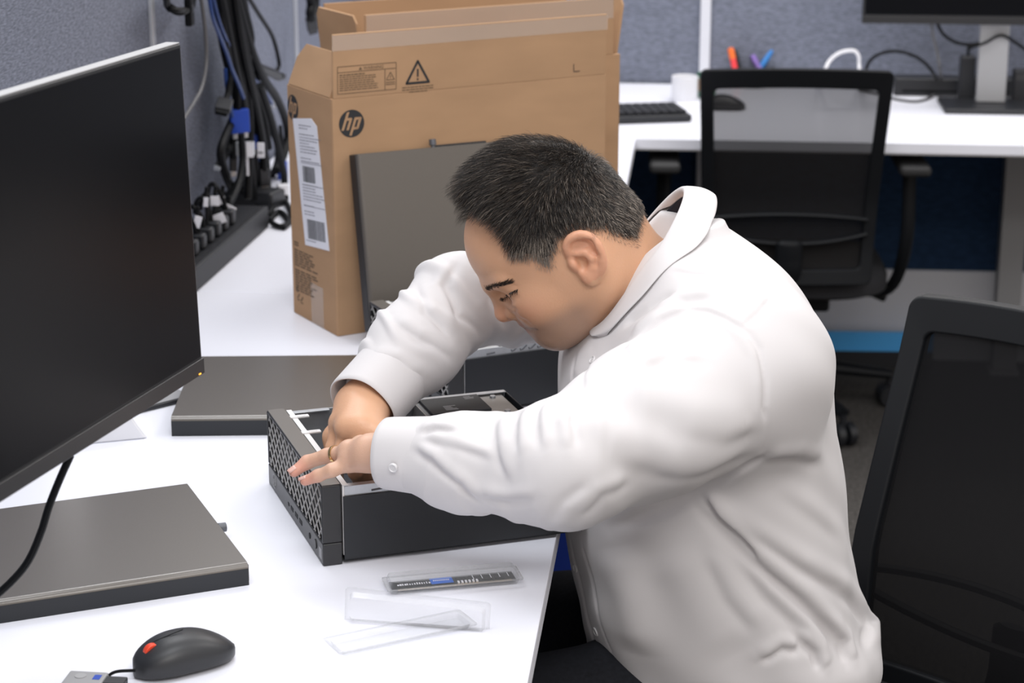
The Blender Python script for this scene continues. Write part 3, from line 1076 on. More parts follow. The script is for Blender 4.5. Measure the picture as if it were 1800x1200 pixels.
# its lid stands half open
pl = [at_z(628, 1062, TZ + 0.020), at_z(800, 1075, TZ + 0.020), at_z(835, 1104, TZ + 0.002), at_z(665, 1079, TZ + 0.012)]
cen = sum(pl) / 4
ax = (pl[1] + pl[2] - pl[0] - pl[3])
ax /= np.linalg.norm(ax)
ay = pl[0] - pl[3] + (pl[1] - pl[2])
ay -= ax * (ay @ ax)
ay /= np.linalg.norm(ay)
az = np.cross(ax, ay)
lm_ = tray(0.140, 0.030, 0.009, 0.005)
LL = np.array(oshell.location)
c_, s_ = math.cos(-oa), math.sin(-oa)
vv = []
for x, y, z in lm_.v:
    p = cen + ax * x + ay * y + az * (0.004 - z)
    d = p - LL
    vv.append((c_ * d[0] - s_ * d[1], s_ * d[0] + c_ * d[1], max(d[2], 0.0004)))
lm_.v = vv
lm_.build('lid', M['clear'], oshell, solid=0.0006)


# ================================================================== far desk: small things
kb = thing('keyboard', 'black keyboard on the far desk beside the brown box', 'keyboard', tuple(at_z(1090, 219, TZ)), OA + 0.27)
MB().box((-0.30, 0.0, 0.002), (0.172, 0.150, 0.018)).build('case', M['black'], kb, 0.003)
for r_ in range(5):
    k_ = MB()
    for c in range(22):
        x = -0.292 + c * 0.0208
        k_.box((x, 0.016 + r_ * 0.0245, 0.018), (x + 0.0178, 0.0360 + r_ * 0.0245, 0.0265))
    k_.build('key_row', M['black_soft'], kb, 0.001)
tpz = at_z(1203, 176, TZ)
roll_ = thing('mug', 'white cup on the far desk left of the mesh chair', 'cup', tuple(tpz), 0)
MB().lathe([(0.0, 0.0), (0.030, 0.0), (0.0325, 0.006), (0.0325, 0.058), (0.030, 0.060), (0.0285, 0.058), (0.0285, 0.008), (0, 0.006)]).build('cup_wall', M['white_plastic'], roll_)
MB().lathe([(0.0302, 0.0575), (0.0312, 0.0605), (0.0325, 0.0595), (0.0327, 0.0575)]).build('rim', M['tag'], roll_)
gt = thing('tape_roll', 'green tape roll standing behind the corner of the mesh chair', 'tape', tuple(at_z(1240, 171, TZ)), 0.2)
MB().lathe([(0.016, -0.018), (0.032, -0.018), (0.032, 0.018), (0.016, 0.018), (0.016, -0.018)], T=Matrix.Translation((0, 0, 0.032)) @ Matrix.Rotation(math.pi / 2, 4, 'Y')).build('tape_ring', M['green'], gt)
MB().lathe([(0.0145, -0.0185), (0.0158, -0.0185), (0.0158, 0.0185), (0.0145, 0.0185), (0.0145, -0.0185)], T=Matrix.Translation((0, 0, 0.032)) @ Matrix.Rotation(math.pi / 2, 4, 'Y')).build('core', M['card_in'], gt)
m2 = thing('mouse', 'black mouse on the far desk seen through the chair mesh', 'mouse', tuple(at_z(1272, 192, TZ)), -0.15, 'black mice')
mouse_body(m2)
MB().cyl((-0.033, -0.003, 0.0235), (-0.033, 0.003, 0.0235), 0.0085, n=20).build('scroll_wheel', M['bezel'], m2)
pen_base = at_z(1322, 150, TZ)
holder = thing('pen_holder', 'dark pen holder on the far desk hidden behind the chair top', 'pen holder', tuple(pen_base), 0.1)
MB().lathe([(0.0, 0.0), (0.055, 0.0), (0.055, 0.046), (0.0525, 0.046), (0.0525, 0.004), (0, 0.004)]).build('cup_wall', M['black_soft'], holder)
MB().lathe([(0.0550, 0.038), (0.0565, 0.038), (0.0565, 0.047), (0.0550, 0.047)]).build('rim', M['bezel'], holder)


def pen(label, u0, v0, u1, v1, r, mat, dy, capmat=None):
    y = pen_base[1] + dy
    a, b = at_y(u0, v0, y), at_y(u1, v1, y + 0.012)
    d = (a - b) / np.linalg.norm(a - b)
    foot_ = a + d * ((a[2] - (TZ + 0.006)) / max(0.15, -d[2])) if d[2] < 0 else a
    t = thing('marker_pen', label, 'pen', tuple(foot_), 0, 'pens in the far holder')
    q = b - foot_
    ln = np.linalg.norm(q)
    MB().tube([(0, 0, 0), q * 0.72, q * 0.72], [r, r, r * 0.9], 12).build('barrel', M[mat], t)
    MB().tube([q * 0.70, q * 0.97, q], [r * 1.12, r * 1.08, r * 0.6], 12).build('cap', M[capmat or mat], t)
    return t


pen('orange marker pen in the far holder, leftmost behind the chair', 1290, 112, 1284, 84, 0.0075, 'pink_red', -0.02, 'orange')
pen('black marker pen leaning against the orange one in the far holder', 1298, 112, 1291, 88, 0.006, 'black', 0.01)
pen('purple pen standing low between the black and blue pens', 1330, 112, 1322, 97, 0.007, 'purple', 0.0)
pen('light blue pen leaning to the right in the far holder', 1342, 112, 1366, 73, 0.0075, 'blue_pen', 0.015)
# white cable arch and black loops
G = 'cables on the far desk'


def far_cable(label, px, r, mat, y, last_down=True):
    pts = []
    for q in px:
        if len(q) == 2:
            pts.append(at_y(q[0], q[1], y))
        else:
            pts.append(at_z(q[0], q[1], TZ + q[2]))
    return cable(label, pts, r, mat, G, 7)


far_cable('white usb cable arching up behind the chair top', [(1440, 150, 0.004), (1448, 128), (1459, 106), (1478, 92), (1500, 89), (1509, 98), (1510, 112), (1511, 130), (1512, 150, 0.004)], 0.0042, 'white_plastic', 4.98)
far_cable('black cable arching from the white cable towards the monitor stand', [(1520, 150, 0.005), (1522, 125), (1530, 106), (1548, 94), (1575, 90), (1604, 97), (1625, 110), (1640, 128), (1650, 148, 0.005)], 0.0042, 'rubber', 5.02)
far_cable('grey cable dropping from the far monitor and looping over the desk', [(1637, 38), (1640, 62), (1648, 95), (1652, 122), (1654, 150, 0.004), (1640, 168, 0.004), (1612, 178, 0.004), (1575, 174, 0.004), (1545, 165, 0.004), (1510, 158, 0.004)], 0.0036, 'grey_cable', 5.0)
far_cable('black cable sagging under the far monitor to its stand', [(1646, 38), (1658, 60), (1680, 74), (1705, 78), (1735, 72), (1762, 50), (1772, 38)], 0.0040, 'rubber', 5.01)
far_cable('black cable crossing low in front of the far monitor stand', [(1700, 84), (1730, 76), (1760, 62), (1790, 78), (1815, 96)], 0.0038, 'rubber', 4.99)
dk = thing('docking_station', 'long low black box under the far monitor at the back of desk', 'docking station', (*at_y(1572, 152, 5.17)[:2], TZ), OA)
MB().box((0.0, 0.0, 0.0), (0.62, 0.07, 0.045)).build('body', M['black'], dk, 0.004)
MB().box((0.02, -0.0008, 0.010), (0.60, 0.001, 0.016)).build('front_slot', M['rubber'], dk)
ad = thing('power_adapter', 'black upright power adapter beside the far monitor stand', 'power adapter', (*at_y(1700, 122, 5.08)[:2], TZ + 0.0), OA)
MB().box((-0.018, -0.02, 0.0), (0.018, 0.02, 0.115)).build('body', M['black_soft'], ad, 0.005)
MB().tube([(0, 0, 0.114), (0.0, 0.0, 0.13), (0.02, 0.01, 0.14)], 0.004, 8).build('cord', M['rubber'], ad)
ad2 = thing('power_adapter', 'black power adapter at the right edge beyond the far monitor stand', 'power adapter', (*at_y(1792, 122, 5.06)[:2], TZ + 0.0), OA)
MB().box((-0.015, -0.02, 0.0), (0.022, 0.02, 0.085)).build('body', M['black_soft'], ad2, 0.005)
MB().box((-0.010, -0.021, 0.06), (0.016, -0.019, 0.075)).build('rating_label', M['bezel'], ad2)
sw = thing('network_switch', 'small dark connector box lying in front of the far monitor stand', 'connector box', tuple(at_z(1722, 162, TZ)), OA + 0.05)
MB().box((-0.04, 0, 0), (0.04, 0.05, 0.014)).build('body', M['bezel'], sw, 0.002)
for k in range(5):
    MB().box((-0.034 + k * 0.014, -0.001, 0.003), (-0.024 + k * 0.014, 0.001, 0.010)).build('port', M['leg_grey'], sw)
nt_ = thing('note', 'folded pale paper note beside the connector box', 'paper', tuple(at_z(1756, 166, TZ)), OA - 0.5)
MB().box((-0.03, -0.01, 0.0), (0.02, 0.012, 0.003)).build('sheet', M['tag'], nt_, 0.0005)

# ================================================================== blue things
bb = thing('storage_bin', 'tall dark blue plastic bin under the desk edge beside the seated man', 'bin', (0.10, 2.98, 0.0), 0.2)
m = MB()
rings = []
for z, k in ((0.0, 0.90), (0.64, 1.0)):
    rings.append([(x * k, y * k, z) for x, y in ((-0.19, -0.14), (0.19, -0.14), (0.19, 0.14), (-0.19, 0.14))])
rings += [[(x, y, 0.64) for x, y in ((-0.185, -0.135), (0.185, -0.135), (0.185, 0.135), (-0.185, 0.135))],
          [(x * 0.89, y * 0.89, 0.006) for x, y in ((-0.185, -0.135), (0.185, -0.135), (0.185, 0.135), (-0.185, 0.135))]]
m.loft(rings)
m.build('tub', M['navy_bin'], bb, 0.004)
MB().box((-0.205, -0.155, 0.63), (0.205, -0.138, 0.646)).box((-0.205, 0.138, 0.63), (0.205, 0.155, 0.646)).box((-0.205, -0.138, 0.63), (-0.188, 0.138, 0.646)).box((0.188, -0.138, 0.63), (0.205, 0.138, 0.646)).build('rim', M['navy_bin'], bb, 0.002)
bs = MB()
q0, q1 = at_y(1380, 617, 5.24), at_y(1640, 617, 5.225)
dirv = (q1 - q0)[:2]
stp = thing('blue_strip', 'bright blue strip standing along the panel base behind the far chair', 'floor strip', (q0[0], q0[1], 0.0), math.atan2(dirv[1], dirv[0]))
zt = at_y(1510, 583, 5.235)[2]
zl = at_y(1510, 617, 5.235)[2]
MB().box((0, 0, zl), (float(np.linalg.norm(dirv)), 0.012, zt)).build('strip', M['blue_bright'], stp, 0.002)
MB().box((0, 0.0005, 0.0), (float(np.linalg.norm(dirv)), 0.0115, zl)).build('foot_rail', M['black_soft'], stp, 0.001)

# ================================================================== office chairs
M['chair_frame'] = new_mat('black_nylon_frame', (0.007, 0.008, 0.010), 0.5, spec=0.2)
M['chair_fabric'] = new_mat('black_seat_fabric', (0.013, 0.013, 0.016), 0.85, noise=(300, 0.3, (1, 1, 1)))


def back_y(z):
    prof = [(0.40, -0.235), (0.50, -0.222), (0.60, -0.225), (0.72, -0.258), (0.84, -0.292), (0.93, -0.312)]
    for (z0, y0), (z1, y1) in zip(prof, prof[1:]):
        if z <= z1:
            t = (z - z0) / (z1 - z0)
            return y0 + (y1 - y0) * t
    return prof[-1][1]


def make_chair(name, label, loc, rz, mesh_mat, star=0.0, drop=0.0, recline=0.0, base_y=0.0, arms=True):
    t = thing('office_chair', label, 'chair', loc, rz, 'black mesh office chairs')

    def rrect(hw_top, hw_bot, z0, z1, r, crown, n=10):
        pts = []
        for cx, cz, a0 in ((hw_top - r, z1 - r, 0), (-hw_top + r, z1 - r, 90), (-hw_bot + r, z0 + r, 180), (hw_bot - r, z0 + r, 270)):
            for k in range(n + 1):
                a = math.radians(a0 + 90 * k / n)
                pts.append((cx + r * math.cos(a), cz + r * math.sin(a)))
        out = []
        m = len(pts)
        for i in range(m):     # subdivide the long sides
            p, q = pts[i], pts[(i + 1) % m]
            L_ = math.dist(p, q)
            kk = max(1, int(L_ / 0.03))
            for j in range(kk):
                out.append((p[0] + (q[0] - p[0]) * j / kk, p[1] + (q[1] - p[1]) * j / kk))
        return [(x, z + crown * (1 - (x / hw_top) ** 2) * max(0, (z - (z0 + z1) / 2) / ((z1 - z0) / 2))) for x, z in out]

    def at(x, z, off):
        return (x, back_y(z) + recline * (0.90 - z) + 0.55 * x * x + off, z)
    outer = rrect(0.208, 0.188, 0.415, 0.905, 0.014, 0.008)
    n = len(outer)
    cz = 0.66
    inner = []
    for x, z in outer:
        fz = 0.042 if z > 0.66 else 0.036
        inner.append((x * (1 - 0.030 / 0.205), z + (-(z - 0.66) / 0.245) * fz))
    m = MB()
    rings = [[at(x, z, -0.012) for x, z in outer], [at(x, z, 0.010) for x, z in outer], [at(x, z, 0.008) for x, z in inner], [at(x, z, -0.010) for x, z in inner]]
    base = 0
    for r_ in rings:
        m.v += r_
    for i in range(4):
        for k in range(n):
            a, b = i * n + k, i * n + (k + 1) % n
            c, d = ((i + 1) % 4) * n + (k + 1) % n, ((i + 1) % 4) * n + k
            m.f.append((a, b, c, d))
    m.build('back_frame', M['chair_frame'], t, 0.004, 2)
    mm_ = MB()
    K = 9
    for i in range(K):
        s = 1 - i / K
        mm_.v += [at(x * s * 1.02, cz + (z - cz) * s * 1.005, 0.0) for x, z in inner]
    mm_.v.append(at(0, cz, 0))
    for i in range(K - 1):
        for k in range(n):
            a, b = i * n + k, i * n + (k + 1) % n
            mm_.f.append((a, b, b + n, a + n))
    for k in range(n):
        mm_.f.append(((K - 1) * n + k, (K - 1) * n + (k + 1) % n, K * n))
    mm_.build('back_mesh', M[mesh_mat], t)
    # lumbar support: two bowed bars
    lu = MB()
    for zc, bow in ((0.565, 0.012), (0.530, -0.020)):
        pts = [at(x, zc + bow * (1 - (x / 0.165) ** 2), -0.014) for x in np.linspace(-0.172, 0.172, 17)]
        lu.tube(pts, 0.009, 8, flat=0.6)
    lu.build('lumbar_support', M['chair_frame'], t)
    # seat
    rings = []
    for s, h in ((0.90, 0.455), (1.0, 0.466), (1.0, 0.490), (0.95, 0.508), (0.7, 0.514), (0.2, 0.515)):
        ring = []
        for k in range(40):
            a = 2 * math.pi * k / 40
            x = 0.245 * math.copysign(abs(math.cos(a)) ** 0.55, math.cos(a)) * s
            y = 0.03 + 0.235 * math.copysign(abs(math.sin(a)) ** 0.55, math.sin(a)) * s
            ring.append((x, y, h - drop - 0.016 * max(0, (y - 0.12) / 0.14) ** 2))
        rings.append(ring)
    MB().loft(rings).build('seat', M['chair_fabric'], t, smooth=60)
    mc = MB().box((-0.11, -0.10, 0.405 - drop), (0.11, 0.15 + base_y * 0.3, 0.457 - drop))
    mc.build('tilt_mechanism', M['chair_frame'], t, 0.008)
    sp = MB().tube(spline([(0, -0.05, 0.425 - drop), (0, -0.17, 0.415 - drop), (0, -0.235, 0.43), (0, -0.245, 0.48), (0, -0.248, 0.52)], 6), [0.03] * 24 + [0.02], 10, flat=0.45)
    sp.build('back_bracket', M['chair_frame'], t)
    hd = MB().tube([(0.10, 0.02, 0.425 - drop), (0.22, 0.02, 0.42 - drop), (0.25, 0.03, 0.412 - drop)], [0.008, 0.008, 0.014], 8)
    hd.build('tilt_lever', M['black'], t)
    for s in ((-1, 1) if arms else ()):
        a = MB()
        a.tube(spline([(s * 0.16, 0.0, 0.44 - drop), (s * 0.255, 0.0, 0.438 - drop), (s * 0.278, -0.09, 0.48), (s * 0.278, -0.09, 0.655)], 6), 0.019, 10, flat=0.7)
        arm = a.build('arm_post', M['chair_frame'], t)
        p = MB().box((s * 0.278 - 0.035, -0.20, 0.655), (s * 0.278 + 0.035, 0.02, 0.680))
        p.build('arm_pad', M['arm_pad'], t, 0.011, 3)
    MB().cyl((0, base_y, 0.11), (0, base_y, 0.25), 0.026).cyl((0, base_y, 0.25), (0, base_y, 0.41 - drop), 0.015).build('gas_column', M['black'], t)
    for k in range(5):
        a = star + 2 * math.pi * k / 5
        d = Vector((math.cos(a), math.sin(a), 0))
        bo = Vector((0, base_y, 0))
        lg = MB().tube([bo + d * 0.02 + Vector((0, 0, 0.115)), bo + d * 0.15 + Vector((0, 0, 0.105)), bo + d * 0.30 + Vector((0, 0, 0.080))], [0.030, 0.024, 0.017], 10, flat=0.7)
        leg = lg.build('base_leg', M['chair_frame'], t)
        c = MB()
        q = bo + d * 0.30
        sd = Vector((-d.y, d.x, 0))
        for o_ in (-0.016, 0.016):
            c.cyl(q + sd * (o_ - 0.009) + Vector((0, 0, 0.028)), q + sd * (o_ + 0.009) + Vector((0, 0, 0.028)), 0.028, n=20)
        c.cyl(q + Vector((0, 0, 0.028)), q + Vector((0, 0, 0.075)), 0.008)
        c.build('caster', M['black'], leg)
    return t


M['arm_pad'] = new_mat('dark_grey_arm_pad', (0.018, 0.018, 0.019), 0.7)
ch_far = make_chair('office_chair', 'black mesh office chair in front of the far white desk', (0.631, 4.74, 0), -0.06, 'chair_mesh', math.radians(12), 0.09, 0.0, 0.13)
nd = math.atan2(-0.75, 0.66)         # width direction of the near chair back
ca_ = nd + math.pi                    # local +x so that +y faces the man
NCH = np.array([0.445, 2.245])
ch_near = make_chair('office_chair', 'black mesh office chair at the right edge that the man sits on', (NCH[0], NCH[1], 0), ca_, 'chair_mesh_dense', 0.3, 0.085, 0.11, 0.0, False)


# ================================================================== cables on the left panel
def at_a(u, v, a):
    r = ray(u, v)
    rd = r[:2] @ OE1
    o_ = (np.array([0.0, 0.0]) - OO) @ OE1
    return np.array([0, 0, CAM_Z]) + r * ((a - o_) / rd)


GB = 'cables hanging in the bundle on the left panel'


def hang(label, px, r, mat='rubber', a=-0.72, group=GB, ends=None):
    pts = []
    for q in px:
        aa = a + (q[2] if len(q) > 2 else 0)
        pts.append(at_a(q[0], q[1], aa))
    t = cable(label, pts, r, mat, group, 7)
    L_ = np.array(t.location)
    if ends:
        kind, ln, wd, m_, tipm = ends
        e, d = pts[-1], pts[-1] - pts[-2]
        d = d / np.linalg.norm(d)
        s = np.array([OE1[0] * 0.85 + OE2[0] * 0.5, OE1[1] * 0.85 + OE2[1] * 0.5, 0])
        s = s - d * (s @ d)
        s /= np.linalg.norm(s)
        n_ = np.cross(s, d)
        T = Matrix(((s[0], n_[0], d[0], e[0] - L_[0]), (s[1], n_[1], d[1], e[1] - L_[1]), (s[2], n_[2], d[2], e[2] - L_[2]), (0, 0, 0, 1)))
        c = MB().box((-wd / 2, -0.006, -0.004), (wd / 2, 0.006, ln), T)
        con = c.build(kind, M[m_], t, 0.002)
        MB().box((-wd * 0.40, -0.0035, ln), (wd * 0.40, 0.0035, ln + 0.010), T).build('plug_tip', M[tipm], con, 0.0006)
    return t


rr_ = random.Random(3)
# blue connectors and their cables first (they show in front)
hang('thick blue-tipped cable ending in the left blue connector', [(388, -20), (398, 40), (410, 105), (418, 160), (420, 196)], 0.0042, 'rubber', -0.70, GB, ('connector', 0.040, 0.036, 'blue', 'steel'))
hang('cable ending in the lower right blue connector with a white tag', [(402, -20), (418, 60), (432, 130), (444, 190), (452, 238)], 0.0042, 'rubber', -0.695, GB, ('connector', 0.050, 0.026, 'blue', 'blue_cable'))
hang('bright blue network cable running down the left of the bundle', [(366, -15), (374, 30), (386, 62), (398, 92), (408, 122), (420, 150), (428, 172)], 0.0036, 'blue_cable', -0.690)
hang('second blue network cable crossing to the right of the bundle', [(372, -15), (390, 50), (420, 110), (452, 145), (468, 165), (478, 182)], 0.0030, 'blue_cable', -0.70, GB, ('connector', 0.014, 0.010, 'clear', 'clear'))
hang('short dark blue cable hanging behind the left connector', [(396, 120), (398, 150), (404, 178), (408, 205)], 0.0035, 'blue_cable', -0.71)
labels = ['black cable with a silver tip, lowest left of the bundle', 'black cable with a silver tip beside the lowest left one', 'black cable ending in a square plug left of the blue connector',
          'black cable at the left outline of the bundle', 'black cable bulging at the right outline of the bundle', 'black cable ending low behind the right blue connector',
          'black cable running down the bundle centre to the desk', 'black cable curving from the bundle to the power strip', 'black cable at the right ending near the brown box',
          'black cable next to the right outline of the bundle', 'black cable behind the blue connectors ending midway', 'thick black cable in the upper middle of the bundle',
          'black cable wound around the upper bundle', 'black cable dropping from the bundle to the desk corner',
          'thin black cable in front of the upper bundle, left of the centre', 'black cable filling the bundle right of the blue network cable', 'black cable looping out low on the left of the bundle',
          'black cable behind the right blue connector', 'black cable falling straight below the left blue connector', 'black cable sagging towards the plugs of the power strip',
          'black cable low at the right, curling behind the box corner', 'heavy black cable at the back of the bundle']
paths = [([(392, -20), (404, 60), (416, 140), (420, 200), (410, 240), (398, 268), (388, 285)], ('connector', 0.022, 0.014, 'black', 'steel')),
         ([(398, -20), (412, 70), (420, 150), (416, 215), (410, 255), (410, 280)], ('connector', 0.022, 0.013, 'black', 'steel')),
         ([(384, -20), (394, 60), (404, 120), (402, 160), (396, 178)], ('connector', 0.030, 0.028, 'black_soft', 'rubber')),
         ([(376, -20), (386, 40), (396, 95), (410, 150), (424, 205), (428, 245)], None),
         ([(416, -20), (428, 40), (442, 90), (452, 150), (470, 210), (486, 250), (488, 280), (478, 310)], None),
         ([(410, -20), (422, 60), (436, 130), (452, 200), (462, 260), (464, 300)], ('connector', 0.03, 0.02, 'black', 'steel')),
         ([(404, -20), (420, 70), (434, 150), (440, 220), (438, 290), (436, 350)], None),
         ([(406, -20), (424, 80), (440, 170), (438, 250), (430, 300), (412, 330), (400, 360)], None),
         ([(412, -20), (440, 80), (462, 135), (485, 170), (500, 205), (506, 240), (498, 275), (485, 300)], None),
         ([(420, -20), (438, 50), (440, 80), (436, 110), (446, 150), (462, 200), (472, 260)], None),
         ([(400, -20), (416, 50), (430, 110), (440, 160), (446, 200)], ('connector', 0.028, 0.022, 'black', 'orange')),
         ([(396, -20), (410, 50), (420, 110), (428, 170), (436, 230), (442, 300), (446, 350)], None),
         ([(424, -20), (432, 20), (426, 50), (416, 80), (424, 115), (440, 125), (446, 160), (444, 215)], None),
         ([(408, -20), (430, 80), (450, 180), (466, 270), (470, 330), (460, 372)], None),
         ([(386, -20), (400, 50), (412, 110), (424, 165), (430, 215)], None),
         ([(400, -20), (424, 60), (434, 110), (446, 165), (456, 220), (458, 250)], None),
         ([(416, 150), (412, 200), (396, 240), (388, 270), (398, 310), (412, 340)], None),
         ([(430, 120), (446, 190), (458, 250), (462, 310), (454, 360)], ('connector', 0.03, 0.022, 'black', 'rubber')),
         ([(424, 235), (426, 280), (420, 320), (408, 350), (392, 372)], None),
         ([(436, 240), (436, 290), (424, 325), (404, 345), (384, 362)], None),
         ([(458, 150), (480, 220), (494, 280), (500, 320), (492, 350), (474, 362)], None),
         ([(392, -20), (408, 40), (420, 90), (432, 150), (442, 210), (448, 280), (448, 340)], None)]
for lb, (px, en) in zip(labels, paths):
    off = rr_.uniform(-0.02, 0.03)
    hang(lb, px, rr_.uniform(0.0062, 0.0088), 'rubber', -0.715 + off, GB, en)
# tags on the blue connectors
for i, (u, v, a, lb) in enumerate(((432, 262, -0.688, 'silver serial plug with white sticker below the left blue connector'), (458, 262, -0.680, 'white sticker tag on the right blue connector'))):
    p = at_a(u, v, a)
    g = thing('cable_tag' if i else 'serial_plug', lb, 'tag' if i else 'plug', tuple(p), OA + 0.1)
    if i == 0:
        MB().box((-0.018, -0.006, -0.012), (0.016, 0.006, 0.014)).build('metal_face', M['steel'], g, 0.002)
        MB().box((0.002, -0.0066, -0.014), (0.015, -0.006, 0.014)).box((0.0, -0.0005, -0.05), (0.004, 0.0035, -0.012)).build('white_sticker', M['tag'], g)
    else:
        MB().box((-0.006, -0.004, -0.016), (0.007, 0.002, 0.012)).build('sticker', M['tag'], g, 0.0006)
        MB().box((-0.004, -0.0045, -0.008), (0.005, -0.004, -0.004)).build('printed_mark', M['print_grey'], g)
hang('grey cable falling in an arc beside the bundle behind the monitor', [(352, -12), (358, 30), (362, 75), (362, 115), (354, 155), (338, 185), (322, 210)], 0.0036, 'grey_cable', -0.70, 'single cables on the left panel')
hang('thin black cable arching from the top to the black plug', [(432, -12), (455, 25), (478, 62), (489, 100), (490, 118), (480, 128), (462, 128)], 0.0042, 'rubber', -0.715, 'single cables on the left panel')
hang('black inline plug pointing at the brown box', [(446, 114), (462, 122), (478, 128), (490, 134)], 0.010, 'black_soft', -0.715, 'single cables on the left panel', ('connector', 0.022, 0.022, 'black', 'black_soft'))
coil = []
for k in range(44):
    a = k * 0.62
    coil.append((316 + 24 * math.cos(a) + rr_.uniform(-2, 2), -4 + 24 * math.sin(a) + rr_.uniform(-3, 3), 0.02 * math.sin(k * 0.9)))
hang('coil of black cable hung at the top above the monitor', coil, 0.0048, 'rubber', -0.72, 'single cables on the left panel')
tie = at_a(333, 22, -0.70)
g = thing('cable_tie', 'dark strap hanging under the coil of black cable', 'strap', tuple(tie), OA)
MB().box((-0.006, -0.012, -0.022), (0.006, 0.012, 0.03)).build('strap', M['rubber'], g, 0.003)
MB().box((-0.007, -0.006, 0.0), (0.007, 0.006, 0.012)).build('buckle', M['black'], g, 0.001)
hang('black adapter cable hanging at the right behind the box flap', [(543, -14, 0), (547, 8, 0), (545, 22, 0.0), (547, 34, 0)], 0.010, 'rubber', -0.70, 'single cables on the left panel', ('connector', 0.030, 0.024, 'black', 'black'))
hang('second black cable behind the box flap, right of the adapter cable', [(556, -14, 0), (555, 10, 0), (552, 28, 0)], 0.008, 'rubber', -0.71, 'single cables on the left panel', ('connector', 0.022, 0.02, 'black_soft', 'leg_grey'))
# loose loops on the desk between strip and box
dl = [('black cable lying in a loop on the desk behind the power strip', [(474, 388), (488, 372), (500, 378), (506, 392), (492, 398), (478, 392)]),
      ('dark cable lying near the foot of the brown box', [(462, 352), (480, 345), (498, 350), (508, 365), (512, 385), (498, 400)]),
      ('black cable lying furthest back on the desk behind the strip end', [(440, 345), (458, 338), (476, 336), (494, 338)]),
      ('black cable bunched at the far end of the power strip', [(446, 370), (456, 352), (470, 346), (480, 360), (472, 376), (460, 372)]),
      ('green-grey cable rising from the desk to a small white plug', [(455, 358), (468, 350), (484, 346), (500, 345)])]
for lb, px in dl:
    P_ = [at_z(u, v, TZ + 0.006) for u, v in px]
    cable(lb, P_, 0.0052, 'rubber', 'loose cables on the desk by the power strip', 7)
p = at_z(497, 342, TZ + 0.02)
g = thing('plug', 'small white plug lying on the dark cables beside the box', 'plug', tuple(at_z(497, 352, TZ)), 0.4)
MB().box((-0.010, -0.007, 0.011), (0.012, 0.007, 0.032)).build('body', M['white_plastic'], g, 0.002)
MB().box((-0.002, -0.009, 0.0), (0.010, 0.006, 0.011)).build('cord', M['rubber'], g, 0.002)
vg = thing('connector', 'blue connector half hidden at the left edge of the brown box', 'connector', tuple(at_a(497, 305, -0.70)), OA + 1.57)
MB().box((-0.016, -0.008, -0.024), (0.016, 0.008, 0.024)).build('shell', M['blue'], vg, 0.003)
MB().tube([(0, 0, 0.02), (0.004, 0, 0.06), (-0.01, 0.0, 0.10)], 0.004, 8).build('cord', M['rubber'], vg)

br = thing('power_adapter', 'black power brick among the cables at the far end of the strip', 'power adapter', tuple(at_z(450, 362, TZ)), 1.2)
MB().box((-0.03, -0.05, 0.0), (0.03, 0.05, 0.034)).build('body', M['black'], br, 0.006)
MB().tube([(0, 0.05, 0.017), (0.0, 0.07, 0.02), (0.02, 0.09, 0.012)], 0.004, 8).build('cord', M['rubber'], br)
# power strip along the panel with plugs
s0, s1 = at_z(330, 528, TZ), at_z(473, 399, TZ)
sd = (s1 - s0)[:2]
SL = float(np.linalg.norm(sd))
strip = thing('power_strip', 'long black power strip standing on the desk along the left panel', 'power strip', (s1[0], s1[1], TZ), math.atan2(sd[1], sd[0]))
# local x runs away from the camera and ends at 0; +y is towards the panel
MB().box((-SL, 0.0, 0.0), (0.0, 0.070, 0.040)).build('body', M['black_soft'], strip, 0.003)
MB().box((-SL + 0.01, 0.008, 0.040), (-0.01, 0.062, 0.0415)).build('socket_face', M['black'], strip)
c_, s_ = math.cos(strip.rotation_euler.z), math.sin(strip.rotation_euler.z)


def strip_pt(x, y, z):
    return np.array([s1[0] + c_ * x - s_ * y, s1[1] + s_ * x + c_ * y, TZ + z])


NPL = 9
for k in range(NPL):
    x = -0.16 - k * 0.046
    pl_ = thing('power_plug', ['black plug nearest the far end of the power strip', 'second black plug from the far end of the power strip', 'third black plug from the far end of the power strip',
                               'fourth black plug from the far end of the power strip', 'middle black plug of the row on the power strip', 'black plug just behind the middle one, nearer the monitor',
                               'third black plug from the monitor on the power strip', 'second black plug from the monitor on the power strip', 'black plug on the power strip nearest the monitor'][k],
                'plug', tuple(strip_pt(x, 0.035, 0.0418)), strip.rotation_euler.z, 'plugs in the power strip')
    MB().box((-0.012, -0.016, 0.0), (0.012, 0.016, 0.026)).build('body', M['black'], pl_, 0.005)
    hh = rr_.uniform(0.05, 0.085)
    lx_ = rr_.uniform(-0.02, 0.03)
    MB().tube(spline([(0, 0, 0.024), (lx_ * 0.3, 0.004, 0.045), (lx_, 0.018, hh), (lx_ + 0.02, 0.034, hh - 0.012), (lx_ + 0.03, 0.040, 0.03)], 6), 0.0042, 8).build('cord', M['rubber'], pl_)
